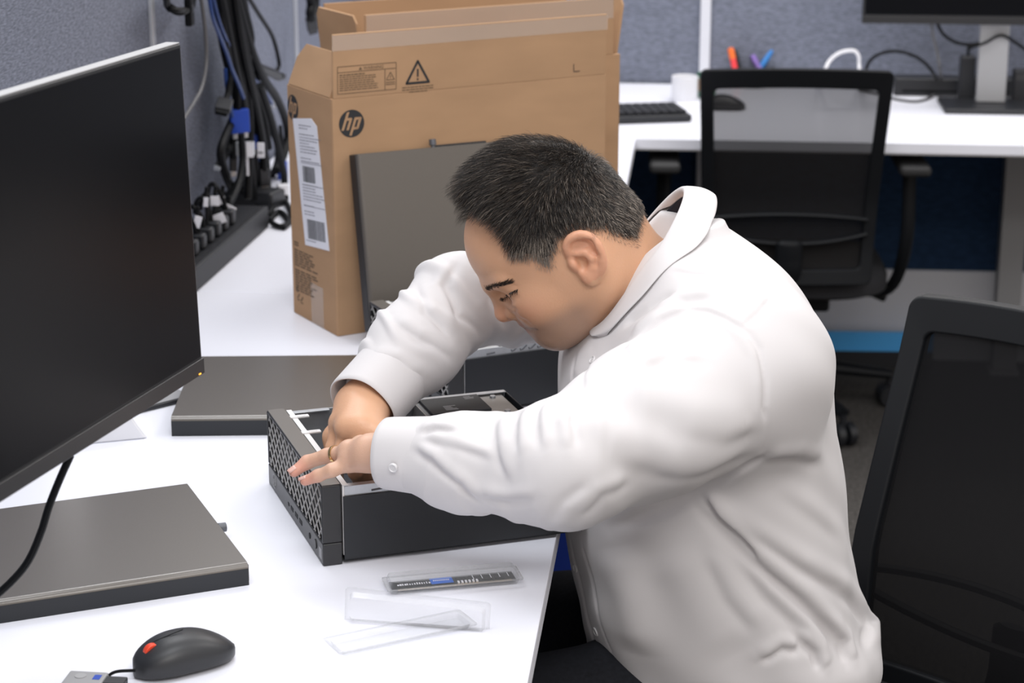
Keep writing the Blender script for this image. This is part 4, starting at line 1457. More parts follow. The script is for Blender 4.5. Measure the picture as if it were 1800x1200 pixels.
for i, (u, v, wd, ht, rot, lb) in enumerate(((376, 388, 0.040, 0.018, -0.35, 'large white paper tag on the plug cords above the strip'), (402, 370, 0.022, 0.020, 0.5, 'white paper tag standing at the right of the plug cords'),
                                             (378, 353, 0.016, 0.017, 0.0, 'white square tag on the uppermost plug cord'), (362, 355, 0.008, 0.016, 0.1, 'narrow white tag left of the square tag'),
                                             (347, 390, 0.012, 0.020, 0.3, 'white tag half hidden by the monitor edge'), (391, 352, 0.008, 0.014, 0.0, 'narrow grey tag right of the square tag'))):
    p = at_a(u, v, -0.685)
    g = thing('paper_tag', lb, 'tag', tuple(p), OA + 0.15, 'paper tags on the plug cords')
    T = Matrix.Rotation(rot, 4, 'Y')
    MB().box((-wd / 2, -0.0012, -ht / 2), (wd / 2, 0.0012, ht / 2), T).build('tag_flap', M['tag'], g, 0.0004)
    MB().tube([(-0.002, 0.002, -0.055), (0.001, 0.0045, -0.02), (0.0, 0.0045, 0.012), (0.002, 0.0045, 0.025)], 0.0035, 7).build('cord', M['rubber'], g)

# ================================================================== implicit-surface modelling for the seated man
def PX(u, v, y):
    return at_y(u, v, y)


def seg_h(P, a, b):
    ab = b - a
    return np.clip(((P - a) @ ab) / max(1e-12, float(ab @ ab)), 0, 1)


def rcone(a, b, r1, r2=None):
    a, b = np.array(a, float), np.array(b, float)
    r2 = r1 if r2 is None else r2

    def d(P):
        h = seg_h(P, a, b)
        q = P - a - h[:, None] * (b - a)
        return np.sqrt((q * q).sum(1)) - (r1 + (r2 - r1) * h)
    return d


def ellip(c, R, ax=None):
    c, R = np.array(c, float), np.array(R, float)
    A = None if ax is None else np.array(ax, float)

    def d(P):
        q = P - c
        if A is not None:
            q = q @ A.T
        k0 = np.sqrt(((q / R) ** 2).sum(1))
        k1 = np.sqrt(((q / (R * R)) ** 2).sum(1)) + 1e-9
        return k0 * (k0 - 1) / k1
    return d


def econe(a, b, ra, rb, wide, k):
    """tube from a to b whose section is an ellipse: factor k along direction wide"""
    a, b = np.array(a, float), np.array(b, float)
    t = (b - a) / np.linalg.norm(b - a)
    wv = np.array(wide, float)
    wv = wv - t * (wv @ t)
    wv /= np.linalg.norm(wv)

    def d(P):
        h = seg_h(P, a, b)
        q = P - a - h[:, None] * (b - a)
        s = q @ wv
        q = q - s[:, None] * wv * (1 - 1 / k)
        return np.sqrt((q * q).sum(1)) - (ra + (rb - ra) * h)
    return d


class Field:
    def __init__(self):
        self.items, self.folds, self.post = [], [], None

    def add(self, prim, k=0.012, op=1):
        self.items.append((prim, k, op))

    def fold(self, pts, amp, wd):
        pts = [np.array(p, float) for p in pts]
        c = sum(pts) / len(pts)
        R = max(np.linalg.norm(p - c) for p in pts) + 3 * wd
        self.folds.append((np.array(pts), amp, wd, c, R))

    def dist(self, P, use=None, folds=None):
        d = None
        for i, (prim, k, op) in enumerate(self.items):
            if use is not None and not use[i]:
                continue
            e = prim(P)
            if d is None:
                d = e
            elif op > 0:
                h = np.maximum(k - np.abs(d - e), 0) / k
                d = np.minimum(d, e) - h * h * k * 0.25
            else:
                h = np.maximum(k - np.abs(d + e), 0) / k
                d = np.maximum(d, -e) + h * h * k * 0.25
        for j, (pts, amp, wd, c, R) in enumerate(self.folds):
            if folds is not None and not folds[j]:
                continue
            near = ((P - c) ** 2).sum(1) < R * R
            if not near.any():
                continue
            Q = P[near]
            m = None
            n = len(pts) - 1
            for s in range(n):
                h = seg_h(Q, pts[s], pts[s + 1])
                q = Q - pts[s] - h[:, None] * (pts[s + 1] - pts[s])
                e = (q * q).sum(1)
                # fade at both ends of the fold
                tt = (s + h) / n
                e = e + (wd * 1.3 * np.maximum(0, np.abs(tt - 0.5) * 2 - 0.55) / 0.45) ** 2
                m = e if m is None else np.minimum(m, e)
            d[near] -= amp * np.exp(-m / (wd * wd))
        if self.post is not None:
            d = self.post(P, d)
        return d

    def mesh(self, lo, hi, h, block=16, newton=True):
        lo = np.array(lo, float)
        nb = [int(math.ceil((b - a) / (h * block))) for a, b in zip(lo, hi)]
        n = [k * block for k in nb]
        bc = np.stack(np.meshgrid(*[np.arange(k) for k in nb], indexing='ij'), -1).reshape(-1, 3)
        cen = lo + (bc * block + (block - 1) / 2) * h
        R = h * block * 0.87
        allp = np.stack([p(cen) for p, _, _ in self.items])
        d0 = self.dist(cen)
        vol = np.empty(n, np.float32)
        sg = np.where(d0 < 0, -1.0, 1.0).astype(np.float32).reshape(nb)
        vol[:] = np.repeat(np.repeat(np.repeat(sg, block, 0), block, 1), block, 2)
        act = np.where(np.abs(d0) < R * 1.35 + 0.012)[0]
        g = np.stack(np.meshgrid(*[np.arange(block)] * 3, indexing='ij'), -1).reshape(-1, 3) * h
        fc = np.array([f[3] for f in self.folds]) if self.folds else np.zeros((0, 3))
        fr = np.array([f[4] for f in self.folds]) if self.folds else np.zeros(0)
        pos = np.array([op > 0 for _, _, op in self.items])
        ks = np.array([k for _, k, _ in self.items])
        for b in act:
            o = lo + bc[b] * block * h
            col = allp[:, b]
            dmin = col[pos].min()
            use = np.where(pos, col - R * 1.5 <= dmin + R * 1.5 + ks, col < R * 1.6 + ks)
            fo_ = np.linalg.norm(fc - cen[b], axis=1) < fr + R if len(fc) else None
            dd = self.dist(o + g, use, fo_)
            i, j, k = bc[b] * block
            vol[i:i + block, j:j + block, k:k + block] = dd.reshape(block, block, block)
        ins = vol < 0
        vs_acc = {}
        idx_list, pos_list = [], []
        quads = []
        N = np.array(n)

        def cid(c):
            return (c[:, 0] * N[1] + c[:, 1]) * N[2] + c[:, 2]
        for ax in range(3):
            s0 = [slice(None)] * 3
            s1 = [slice(None)] * 3
            s0[ax], s1[ax] = slice(0, -1), slice(1, None)
            A, B = ins[tuple(s0)], ins[tuple(s1)]
            e = np.argwhere(A != B)
            u_, v_ = (ax + 1) % 3, (ax + 2) % 3
            ok = (e[:, u_] > 0) & (e[:, v_] > 0) & (e[:, u_] < N[u_] - 1) & (e[:, v_] < N[v_] - 1)
            e = e[ok]
            e1 = e.copy()
            e1[:, ax] += 1
            a = vol[e[:, 0], e[:, 1], e[:, 2]]
            b = vol[e1[:, 0], e1[:, 1], e1[:, 2]]
            t = a / (a - b)
            p = e.astype(float)
            p[:, ax] += t
            cells = []
            for du, dv in ((0, 0), (-1, 0), (-1, -1), (0, -1)):
                c = e.copy()
                c[:, u_] += du
                c[:, v_] += dv
                ci = cid(c)
                cells.append(ci)
                idx_list.append(ci)
                pos_list.append(p)
            q = np.stack(cells, 1)
            flip = a > 0
            q[flip] = q[flip][:, ::-1]
            quads.append(q)
        ci = np.concatenate(idx_list)
        pp = np.concatenate(pos_list)
        uq, inv = np.unique(ci, return_inverse=True)
        V = np.zeros((len(uq), 3))
        cnt = np.bincount(inv, minlength=len(uq)).astype(float)
        for ax in range(3):
            V[:, ax] = np.bincount(inv, weights=pp[:, ax], minlength=len(uq)) / cnt
        V = lo + V * h
        Q = np.searchsorted(uq, np.concatenate(quads))
        if newton:
            V = self.project(V, h)
        return V, Q

    def chunks(self, V, fn, size=0.12):
        """evaluate fn(P, use, folds) in spatial chunks so far primitives are skipped"""
        key = np.floor(V / size).astype(int)
        key -= key.min(0)
        m = key.max(0) + 1
        kk = (key[:, 0] * m[1] + key[:, 1]) * m[2] + key[:, 2]
        order = np.argsort(kk, kind='stable')
        cuts = np.flatnonzero(np.diff(kk[order])) + 1
        out = None
        for seg in np.split(order, cuts):
            P = V[seg]
            c = P.mean(0)
            R = np.sqrt(((P - c) ** 2).sum(1).max()) + 0.006
            col = np.array([p(c[None])[0] for p, _, _ in self.items])
            pos = np.array([op > 0 for _, _, op in self.items])
            ks = np.array([k for _, k, _ in self.items])
            use = np.where(pos, col - R * 1.5 <= col[pos].min() + R * 1.5 + ks, col < R * 1.6 + ks)
            fo_ = [np.linalg.norm(f[3] - c) < f[4] + R for f in self.folds]
            r = fn(P, use, fo_)
            if out is None:
                out = np.zeros((len(V),) + r.shape[1:])
            out[seg] = r
        return out

    def grad(self, V, e=0.0008):
        K = np.array([(1, -1, -1), (-1, -1, 1), (-1, 1, -1), (1, 1, 1)], float)

        def fn(P, use, fo_):
            g = np.zeros((len(P), 4))
            for kx in K:
                f = self.dist(P + kx * e, use, fo_)
                g[:, :3] += kx * f[:, None]
                g[:, 3] += f / 4
            g[:, :3] /= 4 * e
            return g
        return self.chunks(V, fn)

    def project(self, V, h):
        g = self.grad(V)
        n2 = (g[:, :3] ** 2).sum(1) + 1e-6
        st = -(g[:, 3] / n2)[:, None] * g[:, :3]
        ln = np.sqrt((st ** 2).sum(1))
        st *= np.minimum(1, 0.8 * h / (ln + 1e-9))[:, None]
        return V + st

    def hit(self, u, v, d0=1.7, d1=3.2):
        """first point of the surface along the line of sight through (u, v); nearest approach if it misses"""
        o, r = np.array([0, 0, CAM_Z]), ray(u, v)
        t = np.linspace(d0, d1, 500)
        d = self.dist(o + r * t[:, None])
        k = np.flatnonzero(d < 0)
        i = k[0] if len(k) else int(np.argmin(d))
        return o + r * t[i]


def to_obj(V, Q, name, mat, parent, smooth=180):
    me = bpy.data.meshes.new(name)
    L_ = np.array(parent.location) if parent is not None else np.zeros(3)
    V = np.asarray(V) - L_
    me.vertices.add(len(V))
    me.vertices.foreach_set('co', V.astype(np.float32).ravel())
    Q = np.asarray(Q)
    k = Q.shape[1]
    me.loops.add(Q.size)
    me.loops.foreach_set('vertex_index', Q.astype(np.int32).ravel())
    me.polygons.add(len(Q))
    me.polygons.foreach_set('loop_start', np.arange(0, Q.size, k, dtype=np.int32))
    me.update(calc_edges=True)
    me.validate()
    return link_mesh(name, me, mat, parent, smooth=smooth)


def point_color(o, name, arr):
    at = o.data.color_attributes.new(name, 'FLOAT_COLOR', 'POINT')
    c = np.ones((len(arr), 4), np.float32)
    c[:, :arr.shape[1]] = arr
    at.data.foreach_set('color', c.ravel())


# ------------------------------------------------------------------ head frame
YM = 2.30
HTH = math.radians(33)
_e = PX(1022, 462, YM - 0.077)
HO = np.array([_e[0], YM, _e[2]])
HF = np.array([-math.cos(HTH), 0, -math.sin(HTH)])
HL = np.array([0, -1.0, 0])
HU = np.array([-math.sin(HTH), 0, math.cos(HTH)])
HAX = np.stack([HF, HL, HU])


def hp(f, l, u):
    return HO + HF * f + HL * l + HU * u


man = thing('person', 'seated man in a white shirt bending over the open computer', 'person', (0.26, 2.32, 0.0))

SHL, ELL = PX(1305, 655, 2.165), PX(990, 818, 1.995)
WRL = np.array([-0.150, 2.078, 0.868])
SHR, ELR = PX(1075, 545, 2.53), PX(808, 526, 2.43)
WRR = PX(640, 712, 2.262)

skin = Field()
A = skin.add
# cranium and face
A(ellip(hp(0.017, 0, 0.034), (0.089, 0.076, 0.082), HAX), 0.01)
A(ellip(hp(-0.010, 0, 0.002), (0.062, 0.064, 0.046), HAX), 0.03)
A(ellip(hp(0.050, 0, 0.046), (0.0635, 0.062, 0.062), HAX), 0.02)
A(ellip(hp(0.040, 0, -0.010), (0.067, 0.063, 0.064), HAX), 0.02)
A(rcone(hp(0.0725, 0, -0.032), hp(0.0760, 0, -0.0635), 0.0240, 0.0195), 0.015)
for s in (1, -1):
    A(rcone(hp(0.0, s * 0.050, -0.038), hp(0.070, s * 0.016, -0.062), 0.024, 0.019), 0.03)
    A(ellip(hp(0.066, s * 0.036, -0.018), (0.028, 0.025, 0.028), HAX), 0.02)
A(ellip(hp(0.048, 0, -0.060), (0.040, 0.044, 0.028), HAX), 0.025)
# brow and nose
A(ellip(hp(0.101, 0, 0.018), (0.0155, 0.020, 0.014), HAX), 0.012)
for s in (1, -1):
    A(rcone(hp(0.1025, s * 0.015, 0.019), hp(0.086, s * 0.046, 0.022), 0.0115, 0.0095), 0.012)
    A(ellip(hp(0.1045, s * 0.031, 0.0040), (0.0160, 0.0125, 0.0095), HAX), 0.012, -1)
    A(ellip(hp(0.0790, s * 0.0335, 0.0045), (0.0145, 0.0170, 0.0125), HAX), 0.005)
    A(rcone(hp(0.0895, s * 0.024, 0.0080), hp(0.0795, s * 0.047, 0.0075), 0.0042, 0.0038), 0.004)   # upper lid
A(rcone(hp(0.1045, 0, 0.012), hp(0.1145, 0, -0.0185), 0.0078, 0.0102), 0.012)
A(rcone(hp(0.1145, 0, -0.0195), hp(0.102, 0, -0.0275), 0.0088, 0.0065), 0.006)
for s in (1, -1):
    A(ellip(hp(0.1015, s * 0.0125, -0.0215), (0.0110, 0.0068, 0.0085), HAX), 0.0035)
    A(ellip(hp(0.1075, s * 0.0065, -0.0305), (0.0050, 0.0032, 0.0040), HAX), 0.003, -1)
# lips
A(rcone(hp(0.0995, 0, -0.0400), hp(0.0885, s * 0.0, -0.0410), 0.0072, 0.004), 0.008)
for s in (1, -1):
    A(rcone(hp(0.0985, s * 0.004, -0.0402), hp(0.0885, s * 0.0215, -0.0450), 0.0062, 0.0032), 0.006)
    A(rcone(hp(0.0955, s * 0.004, -0.0510), hp(0.0875, s * 0.0200, -0.0465), 0.0066, 0.0030), 0.006)
# ears
for s in (1, -1):
    def E(u, v, l):
        p = PX(u, v, YM - l)
        if s < 0:
            p = np.array([p[0], 2 * YM - p[1], p[2]])
        return p
    A(ellip(E(1030, 452, 0.078), (0.0175, 0.0065, 0.0285), HAX), 0.008)
    hel = [E(1003, 450, 0.078), E(996, 434, 0.081), E(1003, 419, 0.084), E(1020, 412, 0.086), E(1038, 417, 0.088), E(1051, 431, 0.090), E(1058, 450, 0.090), E(1059, 467, 0.088), E(1053, 481, 0.085)]
    hel = spline(hel, 2)
    for p, q in zip(hel, hel[1:]):
        A(rcone(p, q, 0.0043), 0.0035)
    A(ellip(E(1038, 487, 0.082), (0.0085, 0.0060, 0.0100), HAX), 0.008)
    A(ellip(E(1021, 462, 0.087), (0.0085, 0.0110, 0.0120), HAX), 0.004, -1)
    A(rcone(E(1010, 436, 0.090), E(1034, 430, 0.092), 0.0050), 0.005, -1)
    A(rcone(E(1034, 430, 0.092), E(1048, 452, 0.094), 0.0040), 0.004, -1)
    ah = [E(1014, 446, 0.082), E(1030, 444, 0.0845), E(1041, 454, 0.086), E(1043, 470, 0.085), E(1036, 480, 0.083)]
    for p, q in zip(ah, ah[1:]):
        A(rcone(p, q, 0.0036), 0.004)
    A(ellip(E(1008, 465, 0.079), (0.0045, 0.0055, 0.0065), HAX), 0.005)
# creases of the face, measured on the near side and mirrored
face0 = Field()
face0.items = list(skin.items)
for px, am, wd in (([(914, 577), (922, 578), (931, 579.5), (943, 579)], -0.0034, 0.0022),
                   ([(905, 550), (914, 559), (925, 564), (934, 573)], -0.0014, 0.0040),
                   ([(880, 511), (889, 506), (902, 502), (913, 503)], -0.0010, 0.0022),
                                      ([(890, 530), (903, 527), (915, 519)], -0.0009, 0.0035),
                   ([(899, 538), (906, 543), (907, 551), (902, 557)], -0.0016, 0.0022)):
    pts_ = [face0.hit(u, v) for u, v in px]
    if px[0] == (914, 577):
        skin_pts_mouth = pts_
    skin.fold(pts_, am, wd)
    skin.fold([np.array([p[0], 2 * YM - p[1], p[2]]) for p in pts_], am, wd)
# neck and trunk (under the shirt)
NB = PX(1165, 560, 2.325)
A(rcone(hp(-0.012, 0, -0.010), NB, 0.060, 0.070), 0.03)
A(rcone(PX(1225, 760, 2.33), PX(1265, 1080, 2.33), 0.125, 0.120), 0.06)
A(rcone(SHL + np.array([0.0, 0.05, -0.01]), SHR + np.array([0.06, -0.06, -0.02]), 0.055), 0.03)
A(rcone(NB, PX(1225, 740, 2.33), 0.066, 0.11), 0.04)
A(rcone(SHL, ELL, 0.052, 0.043), 0.02)
A(rcone(ELL, WRL, 0.040, 0.0195), 0.015)
A(rcone(SHR, ELR, 0.050, 0.042), 0.02)
A(rcone(ELR, WRR, 0.040, 0.029), 0.015)


def digit(pts, rs, k=0.004):
    for (p, q), (r0, r1) in zip(zip(pts, pts[1:]), zip(rs, rs[1:])):
        A(rcone(p, q, r0, r1), k)


# left hand: palm down, ring and little finger reach over the bezel, the others bend into the case
Lr = [at_z(612, 794, 0.862), at_z(575, 801, 0.852), at_z(540, 812, 0.842), at_z(517, 829, 0.833)]
Lp = [at_z(614, 814, 0.853), at_z(584, 826, 0.847), at_z(559, 836, 0.839), at_z(536, 845, 0.832)]
Lm = [at_z(634, 786, 0.862), at_z(624, 800, 0.848), at_z(624, 830, 0.820), at_z(630, 846, 0.800)]
Li = [at_z(646, 782, 0.859), at_z(640, 800, 0.842), at_z(643, 832, 0.812), at_z(650, 846, 0.795)]
Lt = [at_z(682, 806, 0.850), at_z(676, 820, 0.832), at_z(668, 834, 0.812), at_z(664, 845, 0.798)]
W2 = WRL + np.array([0.012, -0.004, 0.0])
A(econe(W2, (Lr[0] + Lp[0] + Lm[0]) / 3, 0.0160, 0.0125, (0, 1, 0.15), 1.35), 0.012)
for q, r1 in ((Lr[0], 0.0098), (Lp[0], 0.0092), (Lm[0], 0.0100), (Li[0], 0.0100)):
    A(rcone(W2 + (q - W2) * 0.35, q, 0.0118, r1), 0.010)
digit(Lr, (0.0088, 0.0080, 0.0073, 0.0060))
digit(Lp, (0.0081, 0.0072, 0.0065, 0.0054))
digit(Lm, (0.0094, 0.0086, 0.0076, 0.0062))
digit(Li, (0.0092, 0.0084, 0.0074, 0.0062))
digit([W2 + (Li[0] - W2) * 0.25] + Lt, (0.0120, 0.0110, 0.0098, 0.0088, 0.0068), 0.008)
# right hand: back of the hand towards the camera, fingers down inside the case
HR = [np.array([-0.196, 2.235, 0.8465]), np.array([-0.184, 2.212, 0.852]), np.array([-0.166, 2.196, 0.853]), np.array([-0.148, 2.188, 0.848])]
A(econe(WRR, (HR[1] + HR[2]) / 2, 0.0260, 0.0170, (0.6, -0.6, 0.1), 1.35), 0.014)
for q in HR:
    A(rcone(WRR + (q - WRR) * 0.4, q, 0.0175, 0.0115), 0.012)
for q, dx, ln in zip(HR, (-0.010, -0.013, -0.012, -0.008), (0.040, 0.044, 0.041, 0.033)):
    k1 = q + np.array([dx * 0.6, -0.012, -ln * 0.62])
    k2 = k1 + np.array([dx * 0.1, 0.006, -ln * 0.42])
    k3 = k2 + np.array([-dx * 0.3, 0.014, -ln * 0.18])
    digit([q, k1, k2, k3], (0.0105, 0.0088, 0.0078, 0.0064))
digit([WRR + np.array([-0.012, 0.012, -0.012]), np.array([-0.204, 2.262, 0.822]), np.array([-0.205, 2.244, 0.795]), np.array([-0.198, 2.228, 0.780])], (0.0150, 0.0120, 0.0096, 0.0072), 0.010)
# knuckle bumps and creases
for q in HR:
    skin.fold([WRR + (q - WRR) * 0.45 + np.array([-0.004, -0.006, 0.014]), WRR + (q - WRR) * 0.75 + np.array([-0.003, -0.005, 0.012]), q + np.array([-0.002, -0.004, 0.010])], 0.0018, 0.0042)
for q in (Lr[0], Lp[0], Lm[0], HR[0], HR[1], HR[2]):
    A(ellip(q + np.array([0, 0, 0.004]), (0.0080, 0.0082, 0.0086)), 0.006)
for a_, b_ in (((575, 792), (577, 806)), ((583, 817), (586, 832)), ((541, 803), (543, 815))):
    skin.fold([skin.hit(*a_), skin.hit(*b_)], -0.0008, 0.0016)

V, Q = skin.mesh((-0.27, 1.90, 0.53), (0.46, 2.66, 1.26), 0.0022)
body = to_obj(V, Q, 'body', None, man)

# skin colour regions: shaved beard, lips, brows are their own pigments; the mouth line is painted shade
q = (V - HO) @ HAX.T
f_, l_, u_ = q[:, 0], np.abs(q[:, 1]), q[:, 2]
inhead = (f_ > -0.12) & (u_ > -0.13) & (l_ < 0.11)


def blob(c, r):
    return np.exp(-(((q - np.array(c)) / np.array(r)) ** 2).sum(1))


def sstep(x, a, b):
    t = np.clip((x - a) / (b - a), 0, 1)
    return t * t * (3 - 2 * t)


beard = sstep(-u_, 0.028, 0.050) * sstep(f_, 0.005, 0.040) * sstep(u_, -0.125, -0.09) * inhead
beard = np.maximum(beard, sstep(f_, 0.086, 0.096) * sstep(-u_, 0.030, 0.035) * sstep(u_, -0.1, -0.08) * (l_ < 0.03) * inhead)
beard *= 1 - 0.5 * blob((0.085, 0, -0.035), (0.03, 0.2, 0.006))
dl_ = lambda c, r: np.exp(-((f_ - c[0]) / r[0]) ** 2 - ((l_ - c[1]) / r[1]) ** 2 - ((u_ - c[2]) / r[2]) ** 2)
lips = np.clip(dl_((0.1, 0.007, -0.0405), (0.016, 0.012, 0.0042)) + dl_((0.098, 0.007, -0.0510), (0.016, 0.012, 0.0042)), 0, 1) * inhead
red = np.clip(0.8 * dl_((0.115, 0.0, -0.018), (0.015, 0.016, 0.014)) + 0.75 * dl_((0.075, 0.045, -0.018), (0.022, 0.02, 0.018)), 0, 1) * inhead
redear = sstep(l_, 0.076, 0.083) * (np.abs(f_ + 0.008) < 0.035) * (np.abs(u_ - 0.010) < 0.032) * inhead
hand = sstep(-V[:, 0], 0.10, 0.14) * (V[:, 2] < 0.93)
leftpale = hand * sstep(-V[:, 1], -2.135, -2.115)
tip = np.zeros(len(V))
for p_ in (Lr[3], Lp[3], Lr[2] * 0.4 + Lr[3] * 0.6, Lp[2] * 0.4 + Lp[3] * 0.6):
    tip = np.maximum(tip, np.exp(-((V - p_) ** 2).sum(1) / 0.011 ** 2))
c_skin = np.array([0.64, 0.365, 0.225])
c_beard = np.array([0.38, 0.245, 0.18])
c_lips = np.array([0.42, 0.19, 0.14])
c_red = np.array([0.62, 0.27, 0.175])
c_pale = np.array([0.64, 0.40, 0.29])
c_tip = np.array([0.66, 0.30, 0.23])
col = np.tile(c_skin, (len(V), 1))


def mixc(col, c, w):
    return col + (c - col) * np.clip(w, 0, 1)[:, None]


col = mixc(col, c_red, red * 0.8 + 0.45 * redear)
col = mixc(col, c_beard, beard * 0.8)
col = mixc(col, c_lips, lips * 0.75)
col = mixc(col, c_pale, leftpale * 0.9)
col = mixc(col, c_tip, tip)
mouth_shade_line = spline(skin_pts_mouth, 4)
dm = np.full(len(V), 1.0)
for p_ in mouth_shade_line:
    for sg_ in (1, -1):
        pm = p_ if sg_ > 0 else np.array([p_[0], 2 * YM - p_[1], p_[2]])
        dm = np.minimum(dm, np.sqrt(((V - pm) ** 2).sum(1)))
col = mixc(col, np.array([0.17, 0.075, 0.055]), np.exp(-(dm / 0.0022) ** 2) * 0.85)  # shade between the lips painted into the skin colour
point_color(body, 'skin_tone', col)
ms = new_mat('skin', (0.55, 0.32, 0.21), 0.42, spec=0.4, bump=(420, 0.18, 0.0012, (1, 1, 1)))
ms.node_tree.nodes['Principled BSDF'].inputs['Subsurface Weight'].default_value = 0.12
ms.node_tree.nodes['Principled BSDF'].inputs['Subsurface Radius'].default_value = (0.008, 0.0035, 0.002)
ca = ms.node_tree.nodes.new('ShaderNodeVertexColor')
ca.layer_name = 'skin_tone'
ms.node_tree.links.new(ca.outputs['Color'], ms.node_tree.nodes['Principled BSDF'].inputs['Base Color'])
M['skin'] = ms
body.data.materials.append(ms)

# ------------------------------------------------------------------ hair
rg = np.random.default_rng(5)
side_px = [(786, 345), (806, 398), (848, 380), (873, 392), (882, 428), (890, 458), (912, 460), (934, 458), (954, 473), (972, 472), (981, 452), (990, 428), (1006, 409), (1030, 408), (1058, 410), (1072, 422), (1104, 435), (1118, 420), (1127, 398), (1150, 330), (1090, 200), (960, 180), (800, 230), (740, 330)]
hl = np.array([((PX(u, v, YM - (0.0 if i in (0, 1) or i > 16 else 0.066)) - HO) @ HF, (PX(u, v, YM - (0.0 if i in (0, 1) or i > 16 else 0.066)) - HO) @ HU) for i, (u, v) in enumerate(side_px)])


def in_poly(x, y, P):
    ins = np.zeros(len(x), bool)
    n = len(P)
    j = n - 1
    for i in range(n):
        xi, yi, xj, yj = P[i, 0], P[i, 1], P[j, 0], P[j, 1]
        c = ((yi > y) != (yj > y)) & (x < (xj - xi) * (y - yi) / (yj - yi + 1e-12) + xi)
        ins ^= c
        j = i
    return ins


hm = in_poly(f_, u_, hl) & inhead & (V[:, 2] > 0.95)
# the forehead: hairline follows a curve across the front
hm &= ~((f_ > 0.088) & (u_ < 0.085 - 0.25 * (0.06 - l_) * 0) & (l_ < 0.045))
hm &= ~((l_ > 0.074) & (f_ < 0.012) & (f_ > -0.026) & (u_ < 0.038))
G = skin.grad(V[hm])[:, :3]
G /= np.linalg.norm(G, axis=1)[:, None] + 1e-9
hv = V[hm]
hq = q[hm]


def hair_thick(hq, nup):
    f, l, u = hq[:, 0], np.abs(hq[:, 1]), hq[:, 2]
    top = sstep(u, 0.045, 0.105)
    nu = np.clip(nup, 0, 1)
    t = 0.0030 + top * (0.002 + 0.0235 * nu ** 0.6) * (0.62 + 0.38 * sstep(f, -0.045, 0.0))
    t += 0.0035 * sstep(u, 0.030, 0.06)
    return t


th_ = hair_thick(hq, G @ HU)


def edge_dist(f, u):
    """distance from the hairline drawn on the side of the head"""
    m = np.full(len(f), 1.0)
    for i in range(0, 19):
        a, b = hl[i], hl[i + 1]
        ab = b - a
        t = np.clip(((f - a[0]) * ab[0] + (u - a[1]) * ab[1]) / (ab @ ab), 0, 1)
        m = np.minimum(m, np.hypot(f - a[0] - t * ab[0], u - a[1] - t * ab[1]))
    return m


ed_ = edge_dist(hq[:, 0], hq[:, 2])
soft = sstep(ed_, 0.003, 0.016)
# dense cap: the scalp patch lifted to part of the hair height
sel = np.zeros(len(V), bool)
sel[hm] = soft > np.where(hq[:, 2] > 0.07, 0.0, 0.60)
fm_ = sel[Q].all(1)
remap = -np.ones(len(V), int)
used = np.unique(Q[fm_])
remap[used] = np.arange(len(used))
lift = np.zeros(len(V))
lift[hm] = th_ * 0.70 * (0.05 + 0.95 * soft) + 0.0003
Gf = np.zeros((len(V), 3))
Gf[hm] = G
nz = (np.sin(V[:, 0] * 310 + 2 * np.sin(V[:, 2] * 190)) * np.sin(V[:, 1] * 280 + V[:, 2] * 150)) * 0.0012
lift[hm] += nz[hm] * sstep(u_[hm], 0.03, 0.08)
capV = V[used] + Gf[used] * lift[used][:, None]
# skirt so the rim closes onto the skin
cap = to_obj(capV, remap[Q[fm_]], 'hair', None, man)
# strands
idx = rg.choice(len(hv), 50000)
idx = idx[rg.random(50000) < 0.30 + 0.70 * sstep(soft[idx], 0.05, 0.45)]
NST = len(idx)
root_ = hv[idx] + rg.normal(0, 0.0009, (NST, 3))
rq_, rn_, rt_ = hq[idx], G[idx], th_[idx]
fw = np.zeros((NST, 3))
top_ = sstep(rq_[:, 2], 0.05, 0.10)[:, None]
back_ = sstep(-rq_[:, 0], 0.03, 0.07)[:, None]
fw += HF * (0.80 * top_ + 0.40 * (1 - top_) * (1 - back_)) - HU * (1 - top_) * 1.0
fw += HL * np.sign(rq_[:, 1])[:, None] * 0.35 * top_
swirl = np.stack([np.sin(rq_[:, 0] * 60 + rq_[:, 2] * 35), np.sin(rq_[:, 1] * 70 + rq_[:, 0] * 40), np.cos(rq_[:, 2] * 66 + rq_[:, 0] * 30)], 1)
front0 = (sstep(rq_[:, 0], 0.070, 0.10) * sstep(rq_[:, 2], 0.06, 0.09))[:, None]
fw += HU * 0.10 * front0
fw += swirl * 0.30 + rg.normal(0, 0.14, (NST, 3))
fw -= rn_ * (fw * rn_).sum(1)[:, None]
fw /= np.linalg.norm(fw, axis=1)[:, None] + 1e-9
ln_ = (0.0075 + 0.85 * rt_) * rg.uniform(0.7, 1.2, NST)
front = sstep(rq_[:, 0], 0.075, 0.10) * sstep(rq_[:, 2], 0.07, 0.09)
ln_ *= 1 - 0.25 * front
ln_ = np.minimum(ln_, 0.034)
nape = sstep(-rq_[:, 2], -0.02, 0.02) * sstep(-rq_[:, 0], 0.0, 0.03)
ln_ *= 1 - 0.5 * nape
sf_ = soft[idx]
ln_ *= 0.45 + 0.55 * sf_
rise = (rt_ * rg.uniform(0.75, 1.12, NST)) * (0.35 + 0.65 * sf_) + 0.0006
SEG = 5
sv = np.zeros((NST, SEG, 3))
for k in range(SEG):
    t = k / (SEG - 1)
    hgt = rise * (1 - (1 - t) ** 2.2)
    curl = -HU * 0.10 * t * t if False else 0
    sv[:, k] = root_ + rn_ * hgt[:, None] + fw * (ln_ * t)[:, None] + curl
rad = (0.00020 + 0.00012 * rg.random(NST)) * (0.45 + 0.55 * sf_)
side_ = np.cross(fw, rn_)
VV = np.zeros((NST, SEG, 3, 3))
